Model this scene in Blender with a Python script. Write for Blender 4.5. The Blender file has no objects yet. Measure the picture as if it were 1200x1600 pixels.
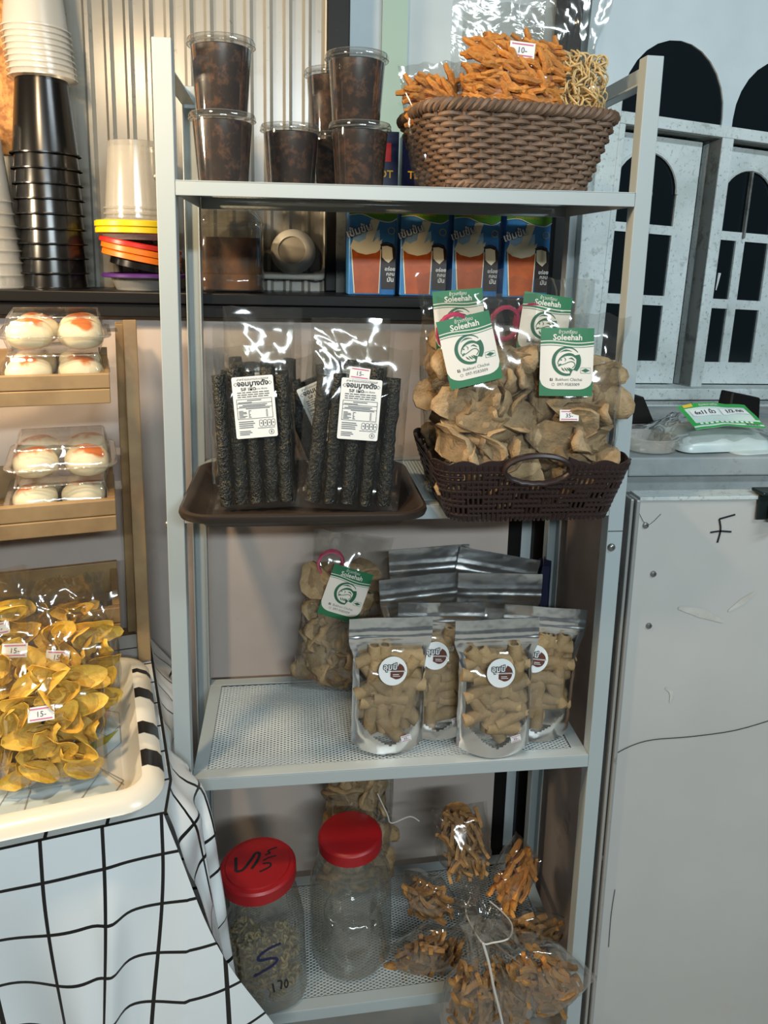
import bpy, bmesh, math, random
from mathutils import Vector, Matrix, Euler, noise
from mathutils.geometry import tessellate_polygon
PI = math.pi
sc = bpy.context.scene
C = sc.collection
# ---------------------------------------------------------------- camera
CAM = Vector((-0.1655, -1.1022, 1.45)); FPX = 1202.0
YAW, PIT, ROL, PY = 0.118951, 0.193412, 0.023874, -157.0
_F = Vector((math.sin(YAW)*math.cos(PIT), math.cos(YAW)*math.cos(PIT), -math.sin(PIT)))
_R = Vector((math.cos(YAW), -math.sin(YAW), 0)); _U = _R.cross(_F)
R2 = _R*math.cos(ROL)+_U*math.sin(ROL); U2 = -_R*math.sin(ROL)+_U*math.cos(ROL)
cd = bpy.data.cameras.new('camera'); cam = bpy.data.objects.new('camera', cd); C.objects.link(cam)
cam.matrix_world = Matrix(((R2.x, U2.x, -_F.x, CAM.x), (R2.y, U2.y, -_F.y, CAM.y), (R2.z, U2.z, -_F.z, CAM.z), (0, 0, 0, 1)))
cd.sensor_fit = 'AUTO'; cd.sensor_width = 36.0; cd.lens = FPX*36.0/1600.0; cd.shift_y = PY/1600.0
cd.clip_start = 0.02; cd.clip_end = 50
sc.camera = cam
def ray(u, v): return _F + R2*((u-600)/FPX) - U2*((v-800-PY)/FPX)
def at(u, v, Y): d = ray(u, v); return CAM + d*((Y-CAM.y)/d.y)      # the point a line of sight meets on a plane of depth Y
def atz(u, v, Z): d = ray(u, v); return CAM + d*((Z-CAM.z)/d.z)     # ... on a level surface of height Z
# ---------------------------------------------------------------- world, lights, exposure
sc.view_settings.view_transform = 'Standard'; sc.view_settings.look = 'None'
sc.view_settings.gamma = 1.0; sc.view_settings.use_curve_mapping = False
sc.view_settings.exposure = -0.12
w = bpy.data.worlds.new('night'); sc.world = w; w.use_nodes = True
w.node_tree.nodes['Background'].inputs[0].default_value = (0.62, 0.72, 0.80, 1)
w.node_tree.nodes['Background'].inputs[1].default_value = 0.06
sc.cycles.transparent_max_bounces = 40; sc.cycles.max_bounces = 8; sc.cycles.diffuse_bounces = 3
sc.cycles.glossy_bounces = 4; sc.cycles.transmission_bounces = 6; sc.cycles.sample_clamp_indirect = 4.0
def light(name, kind, loc, target, energy, color, **kw):
    ld = bpy.data.lights.new(name, kind); ld.energy = energy; ld.color = color
    for k, v in kw.items(): setattr(ld, k, v)
    o = bpy.data.objects.new(name, ld); C.objects.link(o); o.location = loc
    o.rotation_euler = (Vector(target)-Vector(loc)).to_track_quat('-Z', 'Y').to_euler()
    return o
light('tube_light', 'AREA', (0.20, -3.10, 2.30), (0.1, 0.2, 1.0), 72, (0.82, 0.95, 1.0), shape='RECTANGLE', size=1.2, size_y=0.10)
light('side_tube', 'AREA', (1.35, -1.30, 2.70), (0.85, 0.55, 1.5), 27, (0.80, 0.93, 1.0), shape='RECTANGLE', size=1.0, size_y=0.08)
light('warm_bulb', 'AREA', (-0.62, -0.42, 1.98), (-0.50, 0.1, 0.8), 11, (1.0, 0.72, 0.42), shape='DISK', size=0.10)
light('stall_bulb', 'AREA', (-1.15, -0.12, 1.66), (-0.1, 0.42, 1.45), 13, (1.0, 0.80, 0.55), shape='DISK', size=0.12)
# ---------------------------------------------------------------- helpers
def lin(h):
    h = h.lstrip('#'); out = []
    for i in (0, 2, 4):
        c = int(h[i:i+2], 16)/255.0
        out.append(c/12.92 if c <= 0.04045 else ((c+0.055)/1.055)**2.4)
    return (*out, 1.0)
def smooth(a, b, x):
    t = max(0.0, min(1.0, (x-a)/(b-a))); return t*t*(3-2*t)
def nz(x, y, z=0.0): return noise.noise(Vector((x, y, z)))
class MB:
    def __init__(s): s.v = []; s.f = []; s.m = []; s.uv = None
    def add(s, vs, fs, m=0):
        b = len(s.v); s.v += [tuple(p) for p in vs]; s.f += [tuple(b+i for i in f) for f in fs]; s.m += [m]*len(fs); return s
    def box(s, c, d, rot=None, m=0):
        x, y, z = d[0]/2, d[1]/2, d[2]/2
        vs = [Vector(p) for p in ((-x,-y,-z),(x,-y,-z),(x,y,-z),(-x,y,-z),(-x,-y,z),(x,-y,z),(x,y,z),(-x,y,z))]
        if rot is not None: vs = [rot @ p for p in vs]
        vs = [p+Vector(c) for p in vs]
        return s.add(vs, [(0,3,2,1),(4,5,6,7),(0,1,5,4),(1,2,6,5),(2,3,7,6),(3,0,4,7)], m)
    def span(s, x0, x1, y0, y1, z0, z1, m=0):
        return s.box(((x0+x1)/2, (y0+y1)/2, (z0+z1)/2), (abs(x1-x0), abs(y1-y0), abs(z1-z0)), None, m)
    def hexa(s, p, m=0):
        return s.add(p, [(0,3,2,1),(4,5,6,7),(0,1,5,4),(1,2,6,5),(2,3,7,6),(3,0,4,7)], m)
    def tube(s, pts, r, n=8, closed=False, m=0, flat=1.0):
        pts = [Vector(p) for p in pts]; k = len(pts); vs = []; fs = []
        up = Vector((0.137, 0.271, 0.953)); prev = None
        for i, p in enumerate(pts):
            a = pts[(i-1) % k] if (closed or i > 0) else p; b = pts[(i+1) % k] if (closed or i < k-1) else p
            t = (b-a); t = t.normalized() if t.length > 1e-9 else Vector((0, 0, 1))
            q = prev if prev is not None else (up if abs(t.dot(up)) < 0.95 else Vector((1, 0, 0)))
            n1 = (q - t*q.dot(t)); n1 = n1.normalized() if n1.length > 1e-6 else t.orthogonal().normalized()
            prev = n1; n2 = t.cross(n1); rr = r[i] if isinstance(r, (list, tuple)) else r
            for j in range(n):
                an = 2*PI*j/n; vs.append(p + n1*(rr*math.cos(an)) + n2*(rr*flat*math.sin(an)))
        L = k if closed else k-1
        for i in range(L):
            for j in range(n):
                a, b = i*n+j, i*n+(j+1) % n; c, d = ((i+1) % k)*n+(j+1) % n, ((i+1) % k)*n+j
                fs.append((a, b, c, d))
        if not closed: fs += [tuple(range(n-1, -1, -1)), tuple((k-1)*n+j for j in range(n))]
        return s.add(vs, fs, m)
    def lathe(s, prof, n=32, c=(0, 0, 0), cap0=False, cap1=False, m=0, ox=None):
        vs = []; fs = []
        for (r, z) in prof:
            for j in range(n):
                a = 2*PI*j/n; vs.append((c[0]+r*math.cos(a), c[1]+r*math.sin(a), c[2]+z))
        for i in range(len(prof)-1):
            for j in range(n): fs.append((i*n+j, i*n+(j+1) % n, (i+1)*n+(j+1) % n, (i+1)*n+j))
        if cap0: fs.append(tuple(range(n-1, -1, -1)))
        if cap1: fs.append(tuple((len(prof)-1)*n+j for j in range(n)))
        return s.add(vs, fs, m)
    def loft(s, w, d, r, prof, seg=5, c=(0, 0, 0), cap0=False, cap1=False, m=0, warp=None):
        vs = []; fs = []; n = 4*(seg+1)
        for (off, z) in prof:
            hw, hd = w/2-off, d/2-off; rr = max(min(r-off, hw, hd), 0.0008)
            for q, (sx, sy) in enumerate(((1, 1), (-1, 1), (-1, -1), (1, -1))):
                for k in range(seg+1):
                    a = q*PI/2 + k/seg*PI/2
                    p = Vector((c[0]+sx*(hw-rr)+rr*math.cos(a), c[1]+sy*(hd-rr)+rr*math.sin(a), c[2]+z))
                    vs.append(warp(p) if warp else p)
        for i in range(len(prof)-1):
            for j in range(n): fs.append((i*n+j, i*n+(j+1) % n, (i+1)*n+(j+1) % n, (i+1)*n+j))
        if cap0: fs.append(tuple(range(n-1, -1, -1)))
        if cap1: fs.append(tuple((len(prof)-1)*n+j for j in range(n)))
        return s.add(vs, fs, m)
    def grid(s, fn, nu, nv, m=0, keep=None):
        vs = [fn(i/nu, j/nv) for j in range(nv+1) for i in range(nu+1)]; fs = []
        for j in range(nv):
            for i in range(nu):
                if keep is None or keep((i+.5)/nu, (j+.5)/nv):
                    fs.append((j*(nu+1)+i, j*(nu+1)+i+1, (j+1)*(nu+1)+i+1, (j+1)*(nu+1)+i))
        return s.add(vs, fs, m)
    def poly(s, pts, z0, z1, fn=None, m=0):           # flat outline given depth, z0..z1 along local -y
        k = len(pts); fn = fn or (lambda x, z, y: (x, y, z))
        vs = [fn(x, z, z0) for x, z in pts]+[fn(x, z, z1) for x, z in pts]
        return s.add(vs, [tuple(range(k)), tuple(range(2*k-1, k-1, -1))]+[(i, i+k, (i+1) % k+k, (i+1) % k) for i in range(k)], m)
    def join(s, o, mat):
        return s.add([mat @ Vector(p) for p in o.v], o.f)
    def mesh(s, name, mats, sm=True, ang=40):
        me = bpy.data.meshes.new(name); me.from_pydata(s.v, [], s.f)
        for mt in (mats if isinstance(mats, (list, tuple)) else [mats]): me.materials.append(mt)
        if len(me.materials) > 1: me.polygons.foreach_set('material_index', s.m)
        if s.uv:
            ul = me.uv_layers.new(name='UVMap')
            for lp in me.loops: ul.data[lp.index].uv = s.uv[lp.vertex_index]
        me.validate(clean_customdata=False); me.update()
        if sm:
            me.polygons.foreach_set('use_smooth', [True]*len(me.polygons))
            me.set_sharp_from_angle(angle=math.radians(ang))
        return me
    def build(s, name, mats, parent=None, loc=(0, 0, 0), rot=(0, 0, 0), sm=True, ang=40, bev=0, fix=False, label=None):
        me = s.mesh(name, mats, sm, ang)
        if fix:
            bm = bmesh.new(); bm.from_mesh(me); bmesh.ops.recalc_face_normals(bm, faces=bm.faces); bm.to_mesh(me); bm.free()
        return put(name, me, parent, loc, rot, bev, label)
def put(name, me, parent=None, loc=(0, 0, 0), rot=(0, 0, 0), bev=0, label=None):
    o = bpy.data.objects.new(name, me); C.objects.link(o); o.location = loc; o.rotation_euler = rot
    if parent is not None: o.parent = parent
    if bev:
        b = o.modifiers.new('bevel', 'BEVEL'); b.width = bev; b.segments = 2; b.limit_method = 'ANGLE'; b.angle_limit = math.radians(50)
    if label: o['label'] = label
    return o
def thing(name, label, cat, loc=(0, 0, 0), rot=(0, 0, 0), group=None):
    o = bpy.data.objects.new(name, None); C.objects.link(o); o.empty_display_size = 0.02
    o.location = loc; o.rotation_euler = rot; return tag(o, label, cat, group)
def tag(o, label, cat, group=None):
    o['label'] = label; o['category'] = cat
    if group: o['group'] = group
    return o
def struct(o): o['kind'] = 'structure'; return o
def stuff(o): o['kind'] = 'stuff'; return o
def copy_tree(o, parent=None):
    c = o.copy(); C.objects.link(c)
    if parent is not None: c.parent = parent
    for ch in list(o.children): copy_tree(ch, c)
    return c
# ---------------------------------------------------------------- materials
def _new(name):
    m = bpy.data.materials.new(name); m.use_nodes = True
    return m, m.node_tree.nodes, m.node_tree.links, m.node_tree.nodes['Principled BSDF']
def mat(name, col, rough=.5, metal=0., spec=.5, var=None, bump=None, rnd=0., dirt=None, coat=0., coords='Object', sss=0.):
    """var=(scale,amount,other colour) slow noise mixing two colours; dirt=(scale,threshold,colour,amount); bump=(scale,strength); rnd = per-object value shift"""
    m, N, L, P = _new(name); P.inputs['Base Color'].default_value = lin(col); P.inputs['Roughness'].default_value = rough
    P.inputs['Metallic'].default_value = metal; P.inputs['Specular IOR Level'].default_value = spec; P.inputs['Coat Weight'].default_value = coat
    if sss: P.inputs['Subsurface Weight'].default_value = sss; P.inputs['Subsurface Radius'].default_value = (.02, .012, .008); P.inputs['Subsurface Scale'].default_value = .5
    tc = N.new('ShaderNodeTexCoord'); out = None
    def mix(a, b, fac):
        x = N.new('ShaderNodeMix'); x.data_type = 'RGBA'
        for sck, v in ((x.inputs[6], a), (x.inputs[7], b), (x.inputs[0], fac)):
            if isinstance(v, bpy.types.NodeSocket): L.new(v, sck)
            else: sck.default_value = v
        return x.outputs[2]
    def nt(scale, detail=4., ro=.6):
        t = N.new('ShaderNodeTexNoise'); t.inputs['Scale'].default_value = scale; t.inputs['Detail'].default_value = detail; t.inputs['Roughness'].default_value = ro
        L.new(tc.outputs[coords], t.inputs['Vector']); return t.outputs['Fac']
    def ramp(sck, a, b):
        r = N.new('ShaderNodeMapRange'); L.new(sck, r.inputs[0]); r.inputs[1].default_value = a; r.inputs[2].default_value = b; return r.outputs[0]
    cur = lin(col)
    if var:
        r = ramp(nt(var[0]), .5-.5/(1+3*var[1]), .5+.5/(1+3*var[1])); cur = mix(cur, lin(var[2]), r)
    if dirt:
        for dd in (dirt if isinstance(dirt, list) else [dirt]):
            r = ramp(nt(dd[0], 6., .7), dd[1], dd[1]+.12); mu = N.new('ShaderNodeMath'); mu.operation = 'MULTIPLY'; L.new(r, mu.inputs[0]); mu.inputs[1].default_value = dd[3]
            cur = mix(cur, lin(dd[2]), mu.outputs[0])
    if rnd:
        oi = N.new('ShaderNodeObjectInfo'); h = N.new('ShaderNodeHueSaturation'); mr = N.new('ShaderNodeMapRange'); L.new(oi.outputs['Random'], mr.inputs[0])
        mr.inputs[3].default_value = 1-rnd; mr.inputs[4].default_value = 1+rnd; L.new(mr.outputs[0], h.inputs['Value'])
        if isinstance(cur, bpy.types.NodeSocket): L.new(cur, h.inputs['Color'])
        else: h.inputs['Color'].default_value = cur
        cur = h.outputs[0]
    if isinstance(cur, bpy.types.NodeSocket): L.new(cur, P.inputs['Base Color'])
    if bump:
        b = N.new('ShaderNodeBump'); b.inputs['Strength'].default_value = bump[1]; b.inputs['Distance'].default_value = .004
        L.new(nt(bump[0], 3.), b.inputs['Height']); L.new(b.outputs[0], P.inputs['Normal'])
    return m
def film(name, tint='#ffffff', edge=.6, base=.075, rough=.12, bump=(22, .5), haze=.02, hazecol='#ffffff'):
    """thin clear plastic: see-through sheet with a glossy skin, more mirror-like at a grazing angle, optional milky share"""
    m, N, L, P = _new(name); out = N['Material Output']
    tr = N.new('ShaderNodeBsdfTransparent'); tr.inputs[0].default_value = lin(tint)
    gl = N.new('ShaderNodeBsdfGlossy'); gl.inputs['Roughness'].default_value = rough
    lw = N.new('ShaderNodeLayerWeight'); lw.inputs[0].default_value = .35
    mr = N.new('ShaderNodeMapRange'); L.new(lw.outputs['Facing'], mr.inputs[0]); mr.inputs[3].default_value = base; mr.inputs[4].default_value = edge
    mx = N.new('ShaderNodeMixShader'); L.new(mr.outputs[0], mx.inputs[0])
    src = tr.outputs[0]
    if haze:
        df = N.new('ShaderNodeBsdfDiffuse'); df.inputs[0].default_value = lin(hazecol); hx = N.new('ShaderNodeMixShader'); hx.inputs[0].default_value = haze
        L.new(tr.outputs[0], hx.inputs[1]); L.new(df.outputs[0], hx.inputs[2]); src = hx.outputs[0]
    L.new(src, mx.inputs[1]); L.new(gl.outputs[0], mx.inputs[2]); L.new(mx.outputs[0], out.inputs['Surface'])
    if bump:
        tc = N.new('ShaderNodeTexCoord'); t = N.new('ShaderNodeTexNoise'); t.inputs['Scale'].default_value = bump[0]; t.inputs['Detail'].default_value = 2.; t.inputs['Distortion'].default_value = 1.5
        L.new(tc.outputs['Object'], t.inputs['Vector']); b = N.new('ShaderNodeBump'); b.inputs['Strength'].default_value = bump[1]; b.inputs['Distance'].default_value = .01
        L.new(t.outputs['Fac'], b.inputs['Height']); L.new(b.outputs[0], gl.inputs['Normal'])
    N.remove(P); return m
M = {}
M['steel'] = mat('powder_coated_steel', '#a4adae', .36, spec=.5)
M['mesh'] = mat('expanded_metal', '#aab0ae', .4)
M['bolt'] = mat('bolt_steel', '#8c8c88', .35, metal=.8)
M['plaster'] = mat('white_plaster', '#bcb0a8', .55, var=(3, .3, '#a99d95'), dirt=[(60, .70, '#3a3631', .8), (5, .62, '#9a8f84', .5)])
M['whitewall'] = mat('whitewashed_wall', '#c6d0d2', .7, var=(2.5, .4, '#aeb9bc'), dirt=[(9, .64, '#7d8789', .5), (50, .72, '#4c5254', .6)], bump=(30, .15))
M['oldwood'] = mat('flaking_white_paint', '#ccd4d3', .6, var=(6, .6, '#b0b8b5'), dirt=[(26, .58, '#777a72', .6), (120, .57, '#45463f', .7)], bump=(90, .25))
M['reveal'] = mat('dirty_reveal', '#6f716c', .7, dirt=(30, .5, '#3a3a36', .7))
M['pane'] = mat('dark_window_glass', '#11181c', .12, spec=.5)
M['green'] = mat('pale_green_paint', '#a9bfae', .7, dirt=(12, .6, '#7f9484', .6))
M['black'] = mat('black_paint', '#0d0c0b', .5, spec=.25, dirt=(40, .70, '#4b463f', .5))
M['counter'] = mat('black_counter_edge', '#0f0e0d', .4, spec=.25, dirt=(50, .70, '#5a544c', .5))
M['corr'] = mat('corrugated_sheet', '#9c988d', .28, spec=.8, var=(3, .6, '#827e74'), dirt=[(55, .63, '#4a4032', .85), (9, .58, '#7d7460', .5)])
M['osb'] = mat('osb_board', '#c08a4a', .7, var=(60, 1.5, '#8a5524'), bump=(60, .4))
M['panel'] = mat('painted_panel', '#bdbbb6', .45, var=(2, .3, '#adaba6'), dirt=[(5, .66, '#a2988a', .55), (70, .74, '#47423c', .7)])
M['panelside'] = mat('panel_side', '#bfae a4'.replace(' ', ''), .5, var=(4, .5, '#9f8d82'), dirt=[(10, .62, '#5b4a42', .6)])
M['alu'] = mat('aluminium_edge', '#a9aaa8', .4, metal=.5, dirt=(40, .6, '#55504a', .6))
M['ledge'] = mat('concrete_ledge', '#9aa0a0', .7, var=(8, .6, '#7d8484'), dirt=(30, .58, '#545a5a', .6), bump=(40, .2))
M['floor'] = mat('concrete_floor', '#a09c94', .7, dirt=(6, .6, '#6e6a62', .5))
M['latch'] = mat('dark_latch', '#26312f', .35, metal=.5)
M['ink'] = mat('black_marker', '#16161a', .6)
M['blueink'] = mat('blue_marker', '#141a45', .5)
M['stainp'] = mat('faint_stain', '#b5afa4', .5, var=(30, .8, '#c2bfb9')); M['crack'] = mat('crack', '#3a3733', .9)
M['film'] = film('clear_film', '#fbfbfa')
M['filmcrisp'] = film('crinkled_film', '#f9f9f7', edge=.75, base=.06, rough=.09, bump=(8, .6), haze=.008)
M['cup_clear'] = film('clear_cup', '#f6f6f4', edge=.6, base=.05, rough=.06, bump=None)
M['clam'] = film('clear_clamshell', '#fafafa', edge=.6, base=.05, rough=.05, bump=(15, .15))
M['jarfilm'] = film('clear_jar', '#f1f1ee', edge=.55, base=.045, rough=.07, bump=(12, .15), haze=.04, hazecol='#cfd4d2')
M['milky'] = film('translucent_plastic', '#f4f2ec', edge=.35, base=.04, rough=.2, bump=None, haze=.42, hazecol='#e6e4de')
M['milky2'] = film('hazy_plastic', '#f4f2ec', edge=.4, base=.05, rough=.15, bump=None, haze=.30, hazecol='#e4e0d8')
M['foil'] = mat('silver_foil', '#f4f5f5', .22, metal=1., bump=(14, .8))
M['jelly'] = mat('dark_jelly', '#24160f', .35, dirt=[(60, .48, '#5d3d29', .8)])
M['tea'] = mat('brown_tea', '#2c1606', .2, var=(14, .9, '#6e4212'))
M['blackcup'] = mat('black_plastic', '#100f0e', .22, spec=.4)
M['wicker'] = mat('brown_wicker', '#7d6350', .55, var=(40, .6, '#5f4a39'), spec=.4)
M['brownplastic'] = mat('dark_brown_plastic', '#2a1c1a', .4)
M['tray'] = mat('brown_tray_plastic', '#2b221b', .36, bump=(300, .05))
M['white'] = mat('white_paper', '#e4e4e1', .6); M['cardwhite'] = mat('card_white', '#dcd6cb', .5)
M['cardgreen'] = mat('card_green', '#1f6b43', .5); M['darkgreen'] = mat('print_green', '#1e5a3f', .5)
M['pink'] = mat('pink_print', '#d0447c', .5); M['band'] = mat('pink_band', '#c8577e', .5)
M['black_print'] = mat('black_print', '#1c1c1e', .6); M['grey_print'] = mat('grey_print', '#5c5e60', .6); M['brown_print'] = mat('brown_print', '#5a2b1a', .6)
M['cracker'] = mat('fish_cracker', '#b09571', .75, var=(26, .8, '#8a7250'), dirt=(140, .61, '#4b3722', .85), rnd=.18, bump=(160, .6))
M['roll'] = mat('rolled_wafer', '#b0936a', .7, var=(40, .5, '#957850'), dirt=(170, .70, '#3b2717', .9), rnd=.15, bump=(200, .4))
M['stick'] = mat('orange_snack', '#cf8c3e', .7, var=(60, .7, '#b06c2c'), rnd=.2, bump=(200, .6))
M['brownstick'] = mat('brown_snack', '#a87c45', .7, var=(60, .7, '#7d5930'), rnd=.25, bump=(200, .6))
M['noodle'] = mat('pale_crisps', '#d4b47c', .6, rnd=.2)
M['banana'] = mat('banana_chip', '#e6c058', .5, var=(40, .8, '#cf9f38'), rnd=.18, bump=(120, .4), spec=.4)
M['seaweed'] = mat('seaweed', '#12150f', .35, dirt=(210, .58, '#8a7440', .8), bump=(260, 1.), spec=.6)
M['curl'] = mat('dried_curl', '#9a8a62', .6, var=(60, .6, '#74663f'), rnd=.2)
M['redlid'] = mat('red_plastic', '#971219', .4); M['yellow'] = mat('yellow_plastic', '#e0c01a', .35); M['orange'] = mat('orange_plastic', '#d9701a', .35)
M['purple'] = mat('purple_plastic', '#4a2468', .35); M['red2'] = mat('red_lid', '#b9261f', .35)
M['bamboo'] = mat('bamboo_board', '#9c8058', .55, var=(9, .8, '#7d6240'), bump=(30, .1))
M['string'] = mat('white_string', '#c9c6bf', .6)
M['pvc'] = mat('white_pvc', '#d6d2c6', .4); M['pvcgrey'] = mat('grey_disc', '#9c968a', .5)
M['navy'] = mat('navy_cloth', '#151a3a', .8)
M['paint_white'] = mat('white_drip', '#d5d9d8', .6)
# ---------------------------------------------------------------- flat print: lettering and marks as thin geometry
_tx = {}
def text_geo(s, bold=0.0):
    if (s, bold) in _tx: return _tx[(s, bold)]
    cu = bpy.data.curves.new('t', 'FONT'); cu.body = s; cu.size = 1.0; cu.align_x = 'CENTER'; cu.offset = bold; cu.resolution_u = 2
    o = bpy.data.objects.new('t', cu); C.objects.link(o); bpy.context.view_layer.update()
    dg = bpy.context.evaluated_depsgraph_get(); me = bpy.data.meshes.new_from_object(o.evaluated_get(dg))
    vs = [(v.co.x, v.co.y) for v in me.vertices]; fs = [tuple(p.vertices) for p in me.polygons]
    bpy.data.objects.remove(o); bpy.data.curves.remove(cu); bpy.data.meshes.remove(me)
    _tx[(s, bold)] = (vs, fs); return vs, fs
def crom(pts, n=6):
    out = []; P = [pts[0]]+list(pts)+[pts[-1]]
    for i in range(1, len(P)-2):
        a, b, c, d = (Vector(q) for q in P[i-1:i+3])
        for k in range(n):
            t = k/n; out.append(tuple(.5*((2*b)+(-a+c)*t+(2*a-5*b+4*c-d)*t*t+(-a+3*b-3*c+d)*t**3)))
    out.append(tuple(P[-2])); return out
class Print:
    """collects flat shapes in a 2-D sheet (x right, y up); fn bends the sheet into place; lift keeps layers apart"""
    def __init__(s, fn): s.mb = MB(); s.fn = fn
    def poly(s, pts, m, lift=0.0):
        v3 = [Vector((x, y, 0)) for x, y in pts]; tris = tessellate_polygon([v3])
        fs = []
        for t in tris:
            a, b, c = (pts[i] for i in t)
            fs.append(t if (b[0]-a[0])*(c[1]-a[1])-(b[1]-a[1])*(c[0]-a[0]) > 0 else (t[0], t[2], t[1]))
        s.mb.add([s.fn(x, y, lift) for x, y in pts], fs, m)
    def rect(s, x0, x1, y0, y1, m, lift=0.0, nx=1, ny=1):
        vs = [s.fn(x0+(x1-x0)*i/nx, y0+(y1-y0)*j/ny, lift) for j in range(ny+1) for i in range(nx+1)]
        s.mb.add(vs, [(j*(nx+1)+i, j*(nx+1)+i+1, (j+1)*(nx+1)+i+1, (j+1)*(nx+1)+i) for j in range(ny) for i in range(nx)], m)
    def stroke(s, pts, wd, m, lift=0.0, sm=5):
        p = crom(pts, sm) if sm else list(pts); k = len(p); L = []; R = []
        for i in range(k):
            a, b = Vector(p[max(i-1, 0)]), Vector(p[min(i+1, k-1)]); t = (b-a); t = t.normalized() if t.length else Vector((1, 0)); nn = Vector((-t.y, t.x))
            f = i/(k-1); ww = (wd if not isinstance(wd, (list, tuple)) else wd[0]+(wd[1]-wd[0])*min(1, 2*f) if f < .5 else wd[1]+(wd[2]-wd[1])*(2*f-1))/2
            q = Vector(p[i]); L.append(tuple(q+nn*ww)); R.append(tuple(q-nn*ww))
        vs = [s.fn(x, y, lift) for x, y in L]+[s.fn(x, y, lift) for x, y in R]
        s.mb.add(vs, [(k+i, k+i+1, i+1, i) for i in range(k-1)], m)
    def text(s, t, x, y, size, m, lift=0.0, bold=0.0, ang=0.0, sx=1.0):
        vs, fs = text_geo(t, bold); c, sn = math.cos(ang), math.sin(ang)
        s.mb.add([s.fn(x+size*(a*sx*c-b*sn), y+size*(a*sx*sn+b*c), lift) for a, b in vs], fs, m)
    def disc(s, x, y, r, m, lift=0.0, n=24, ry=None):
        ry = ry or r; s.poly([(x+r*math.cos(2*PI*k/n), y+ry*math.sin(2*PI*k/n)) for k in range(n)], m, lift)
def sheet(bend=0.0):
    return lambda x, y, l: (x, -0.0006-l*0.0004-bend*(.0016-x*x) if bend else -0.0006-l*0.0004, y)
PR = [M['cardgreen'], M['cardwhite'], M['darkgreen'], M['white'], M['black_print'], M['grey_print'], M['band'], M['brown_print']]
G_, W_, D_, WW, K_, Y_, B_, BR = range(8)
def round_rect(x0, x1, y0, y1, r, n=4):
    out = []
    for cx, cy, a0 in ((x1-r, y1-r, 0), (x0+r, y1-r, PI/2), (x0+r, y0+r, PI), (x1-r, y0+r, 1.5*PI)):
        out += [(cx+r*math.cos(a0+PI/2*k/n), cy+r*math.sin(a0+PI/2*k/n)) for k in range(n+1)]
    return out
def arc(cx, cy, r, a0, a1, n=10): return [(cx+r*math.cos(math.radians(a0+(a1-a0)*k/n)), cy+r*math.sin(math.radians(a0+(a1-a0)*k/n))) for k in range(n+1)]
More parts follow.
